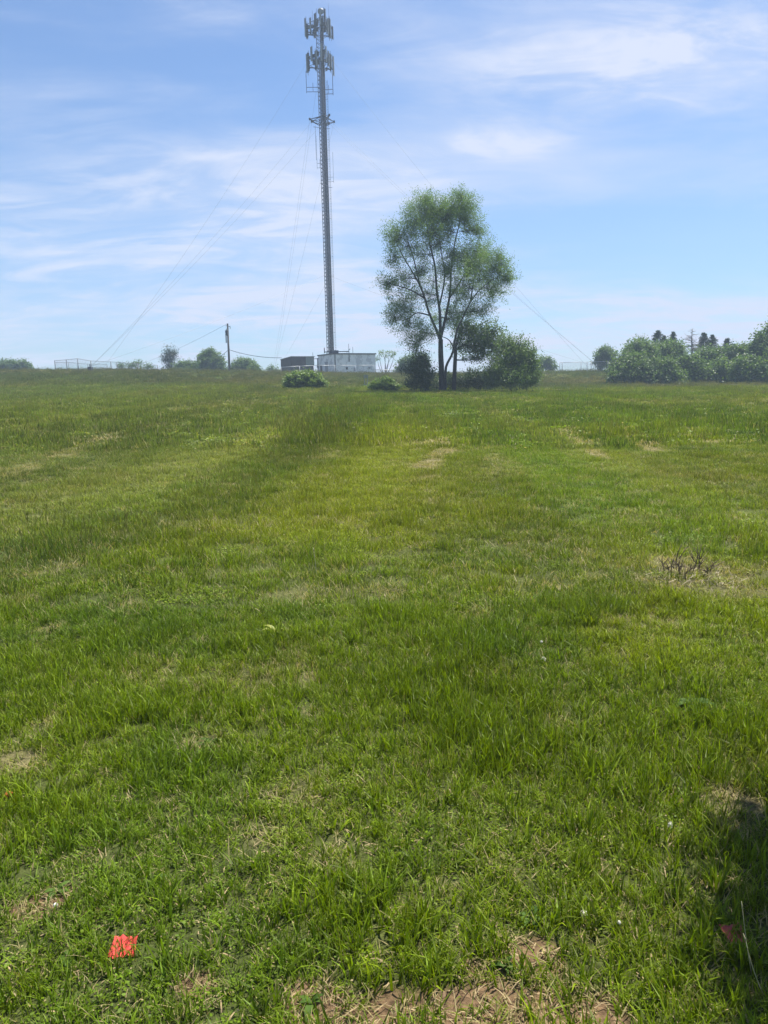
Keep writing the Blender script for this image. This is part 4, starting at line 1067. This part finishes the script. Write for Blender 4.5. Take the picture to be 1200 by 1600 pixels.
# ------------------------------------------------------------------ small foreground things
def foreground():
    # coral plastic scraps
    M_RED = mat_simple('coral_plastic', (.64, .075, .065), .9, var=.2, scale=40, spec=.1)
    M_RED_SHADE = mat_simple('shaded_coral_plastic', (.34, .05, .045), .6, var=.2, scale=40)  # coral plastic again, darkened to put the corner's shade into its colour
    def scrap(px, py, size, label, seed, name='plastic_scrap', mat=None):
        random.seed(seed); p = ground_px(px, py + 6); n = 19
        V = []; 
        for j in range(n):
            for i in range(n):
                u, v = i / (n - 1) - .5, j / (n - 1) - .5
                w = 1 + .06 * math.sin(5 * v + seed); tri = abs(((u * 3.1 + .13 * seed + .2 * v) % 1) - .5)
                x, y = u * size * w, v * size * .80 * (1 + .14 * math.sin(7 * u + seed))
                z = .016 + .030 * (.55 * tri + .16 * float(fbm(np.array([u * 9 + seed]), np.array([v * 7]), .8, 3, 2)[0])) * size / .085 + v * size * .30
                V.append((x, y, z))
        Q = [(j * n + i, j * n + i + 1, (j + 1) * n + i + 1, (j + 1) * n + i) for j in range(n - 1) for i in range(n - 1)]
        m2 = len(V); V2 = [(a, b, c - .0012) for a, b, c in V]
        mb = MB(); mb.add([Vector(v) + p for v in V] , Q); mb.add([Vector(v) + p for v in V2], [q_[::-1] for q_ in Q])
        return tag(mb.build(name, mat or M_RED, None, False, origin=p), label, 'plastic scrap')
    scrap(194, 1483, .072, 'bright coral red plastic scrap in sunlit grass at lower left', 3)
    scrap(1146, 1462, .062, 'dull red plastic scrap, darkened for the shade at lower right', 5, mat=M_RED_SHADE)
    scrap(14, 1241, .028, 'tiny orange scrap in the grass at the left edge', 8)
    # dandelion clocks
    M_SEED = mat_simple('dandelion_down', (.72, .68, .58), .9, var=.1, scale=200); M_STEM = mat_simple('dandelion_stem', (.13, .17, .06), .6, var=.1)
    def clock(px, py, s, label):
        p = ground_px(px, py + 8); h = .09 + .03 * s
        q = at(px, py, p.y); h = max(.03, min(.16, q.z - p.z))
        root = empty('dandelion', p, label, 'dandelion', 'dandelion seed heads in the grass')
        mb = MB(); mb.tube([tuple(p - Vector((0, 0, .01))), tuple(p + Vector((.004, 0, h * .6))), tuple(p + Vector((0, 0, h)))], .0013, 5); mb.build('stem', M_STEM, root, True, origin=p)
        mb = MB(); c = p + Vector((0, 0, h)); r = .010 * s
        V, T = [], []
        nl, nm = 6, 9
        for a in range(nl + 1):
            for b in range(nm):
                th = math.pi * a / nl; ph = 2 * math.pi * b / nm; rr = r * (.45 + .08 * random.random())
                V.append(tuple(c + Vector((math.sin(th) * math.cos(ph), math.sin(th) * math.sin(ph), math.cos(th))) * rr))
        Q = [(a * nm + b, a * nm + (b + 1) % nm, (a + 1) * nm + (b + 1) % nm, (a + 1) * nm + b) for a in range(nl) for b in range(nm)]
        mb.add(V, Q)
        for _ in range(90):
            d = Vector((random.gauss(0, 1), random.gauss(0, 1), random.gauss(0, 1))).normalized(); e = c + d * r
            mb.tube([tuple(c), tuple(e)], .00022, 3, False)
            o = d.orthogonal().normalized() * .0022; o2 = d.cross(o)
            mb.add([tuple(e + o), tuple(e + o2), tuple(e - o), tuple(e - o2)], [(0, 1, 2, 3)])
        mb.build('seed_head', M_SEED, root, origin=p)
    clock(1047, 1293, 1.1, 'white dandelion seed head near the right edge above the shaded corner')
    clock(912, 1434, 1.1, 'white dandelion seed head above the bare soil')
    clock(849, 1030, 1.5, 'tall stemmed pale dandelion seed head in the middle of the field')
    clock(846, 1003, .9, 'small pale dandelion seed head just above the tall one')
    clock(967, 1448, .6, 'smallest dandelion seed head, at the edge of the lower right shade')
    clock(88, 1420, .7, 'faint dandelion seed head at lower left above the red scrap')
    # stubble of a mown sapling
    random.seed(4)
    p = ground_px(1075, 905); d = p.y
    M_STUB = mat_simple('woody_stubble', (.12, .085, .055), .9, var=.3, scale=30)
    root = empty('shrub_stubble', p, 'cut dark woody stems in a patch of straw on the right', 'stubble')
    mb = MB()
    for i in range(14):
        px = 1040 + i * 5.5 + random.uniform(-3, 3); g = ground_px(px, random.uniform(890, 915)); h = random.uniform(.08, .24)
        e = g + Vector((random.uniform(-.06, .06), random.uniform(-.05, .05), h)); mb.tube(curve(g, e, .12, 4), [.0055, .005, .004, .002], 5)
        for _ in range(2): mb.tube([tuple(g.lerp(e, .45)), tuple(g.lerp(e, .45) + Vector((random.uniform(-.09, .09), 0, h * .45)))], [.004, .002], 4)
    mb.build('stems', M_STUB, root, True, origin=p)
    mb = MB(); M_CHIP = mat_simple('straw_litter', (.36, .30, .19), .9, var=.25, scale=60)
    for i in range(240):
        g = gp(p.x + random.gauss(0, .2), p.y + random.gauss(-.05, .22)); a = random.uniform(0, 3.14); L = random.uniform(.02, .09)
        mb.tube([tuple(g + Vector((0, 0, random.uniform(.01, .05)))), tuple(g + Vector((math.cos(a) * L, math.sin(a) * L, random.uniform(.01, .06))))], random.uniform(.001, .0025), 3, False)
    li = mb.build('litter', M_CHIP, root, origin=p); li['kind'] = 'stuff'
    # broad-leaved weeds
    M_WEED = mat_leaf('weed_leaves', (.055, .105, .018), (.105, .18, .030), .35, .7, .15); M_WEEDY = mat_leaf('yellow_weed_leaves', (.18, .20, .03), (.34, .36, .06), .35)
    def weed(px, py, size, label, n=9, mat=M_WEED, up=.6, cat='weed'):
        p = ground_px(px, py); V, Q, A = [], [], []
        for i in range(n):
            a = i * 2.4 + random.uniform(-.3, .3); L = size * random.uniform(.6, 1.1); el = random.uniform(.25, 1.0) * up * 1.5; w = L * random.uniform(.13, .2)
            d = Vector((math.cos(a), math.sin(a), 0)); s = Vector((-d.y, d.x, 0)); x = Vector(p) + Vector((0, 0, .005)); k = len(V); sh = random.random()
            for j in range(6):
                t = j / 5; ww = w * math.sin(math.pi * min(.97, t * .9 + .08)) ** .8
                V += [tuple(x - s * ww + Vector((0, 0, ww * .4))), tuple(x), tuple(x + s * ww + Vector((0, 0, ww * .4)))]; A += [sh] * 3
                x = x + (d * math.cos(el) + Vector((0, 0, math.sin(el)))) * (L / 5); el -= .3
            for j in range(5): Q += [(k + 3*j, k + 3*j + 1, k + 3*j + 4, k + 3*j + 3), (k + 3*j + 1, k + 3*j + 2, k + 3*j + 5, k + 3*j + 4)]
        V = np.array(V) - np.array(tuple(p)); o = bpy.data.objects.new('broadleaf_weed', np_mesh('broadleaf_weed', V, np.array(Q), mat, True, {'shade': np.array(A)})); link(o); o.location = p
        tag(o, label, cat, 'broad leaved weeds in the grass')
    weed(487, 1572, .055, 'broad leaved weed standing in bare soil at bottom left of centre', 6, up=1.0)
    weed(790, 1515, .05, 'narrow leaved weed at the top edge of the bare soil', 10, up=.9)
    weed(433, 995, .12, 'yellow green weed standing out in the middle of the field', 14, M_WEEDY, .9)
    weed(1085, 1105, .12, 'large dark leafy weed in the right half of the field', 16)
    weed(330, 1165, .07, 'leafy weed left of centre beside a straw patch', 10)
    weed(90, 1395, .055, 'leafy weed above the red scrap at lower left', 9)
    weed(240, 1380, .05, 'leafy weed up and right of the red scrap', 9)
    weed(1155, 1105, .08, 'small dark leafy weed right of the large one', 10)
    weed(830, 1440, .06, 'dense leafy weed left of the lower dandelion seed head', 14)
    weed(1110, 1440, .05, 'shaded leafy weed left of the dull red scrap', 10)
    weed(110, 1500, .055, 'leafy weed left of the red scrap', 9)
    # tall pale stalks leaning out of the grass
    M_STALK = mat_simple('dry_stalk', (.40, .36, .20), .8, var=.15, scale=40)
    def stalk(a, b, label, r=.0016):
        p = ground_px(*a); q = at(b[0], b[1], p.y - .02)
        if q.z < p.z + .02: q.z = p.z + .02
        mb = MB(); mb.tube(curve(p, q, .05, 6), np.linspace(r, r * .6, 6), 4); mb.tube([tuple(q), tuple(q + (q - p).normalized() * .025)], [r * 2, r * .5], 4)
        tag(mb.build('dry_stalk', M_STALK, None, True, origin=p), label, 'stalk', 'dry grass stalks')
    stalk((1175, 1525), (1160, 1420), 'upright pale stalk in the shaded lower right corner', .0012)
    stalk((495, 905), (490, 860), 'pale stalk bending up at the edge of the dark grass band', .003)
    stalk((1195, 1560), (1165, 1470), 'long pale stalk leaning left at the right edge', .0014)
foreground()

# ------------------------------------------------------------------ haze
def haze():
    m = bpy.data.materials.new('haze_air'); m.use_nodes = True; N = NT(m.node_tree)
    for n in list(N.n):
        if n.type == 'BSDF_PRINCIPLED': N.n.remove(n)
    v = N.new('ShaderNodeVolumePrincipled'); v.inputs['Color'].default_value = (.66, .82, 1, 1); v.inputs['Density'].default_value = HAZE_D; v.inputs['Anisotropy'].default_value = 0.0
    N.l.new(v.outputs[0], N.n['Material Output'].inputs['Volume'])
    mb = MB(); mb.box((0, 3, 20), (812, 812, 112)); o = mb.build('haze', m); tag(o, 'thin pale blue summer haze over the whole field', 'haze', kind='stuff')
HAZE_D = 0.0012
haze()
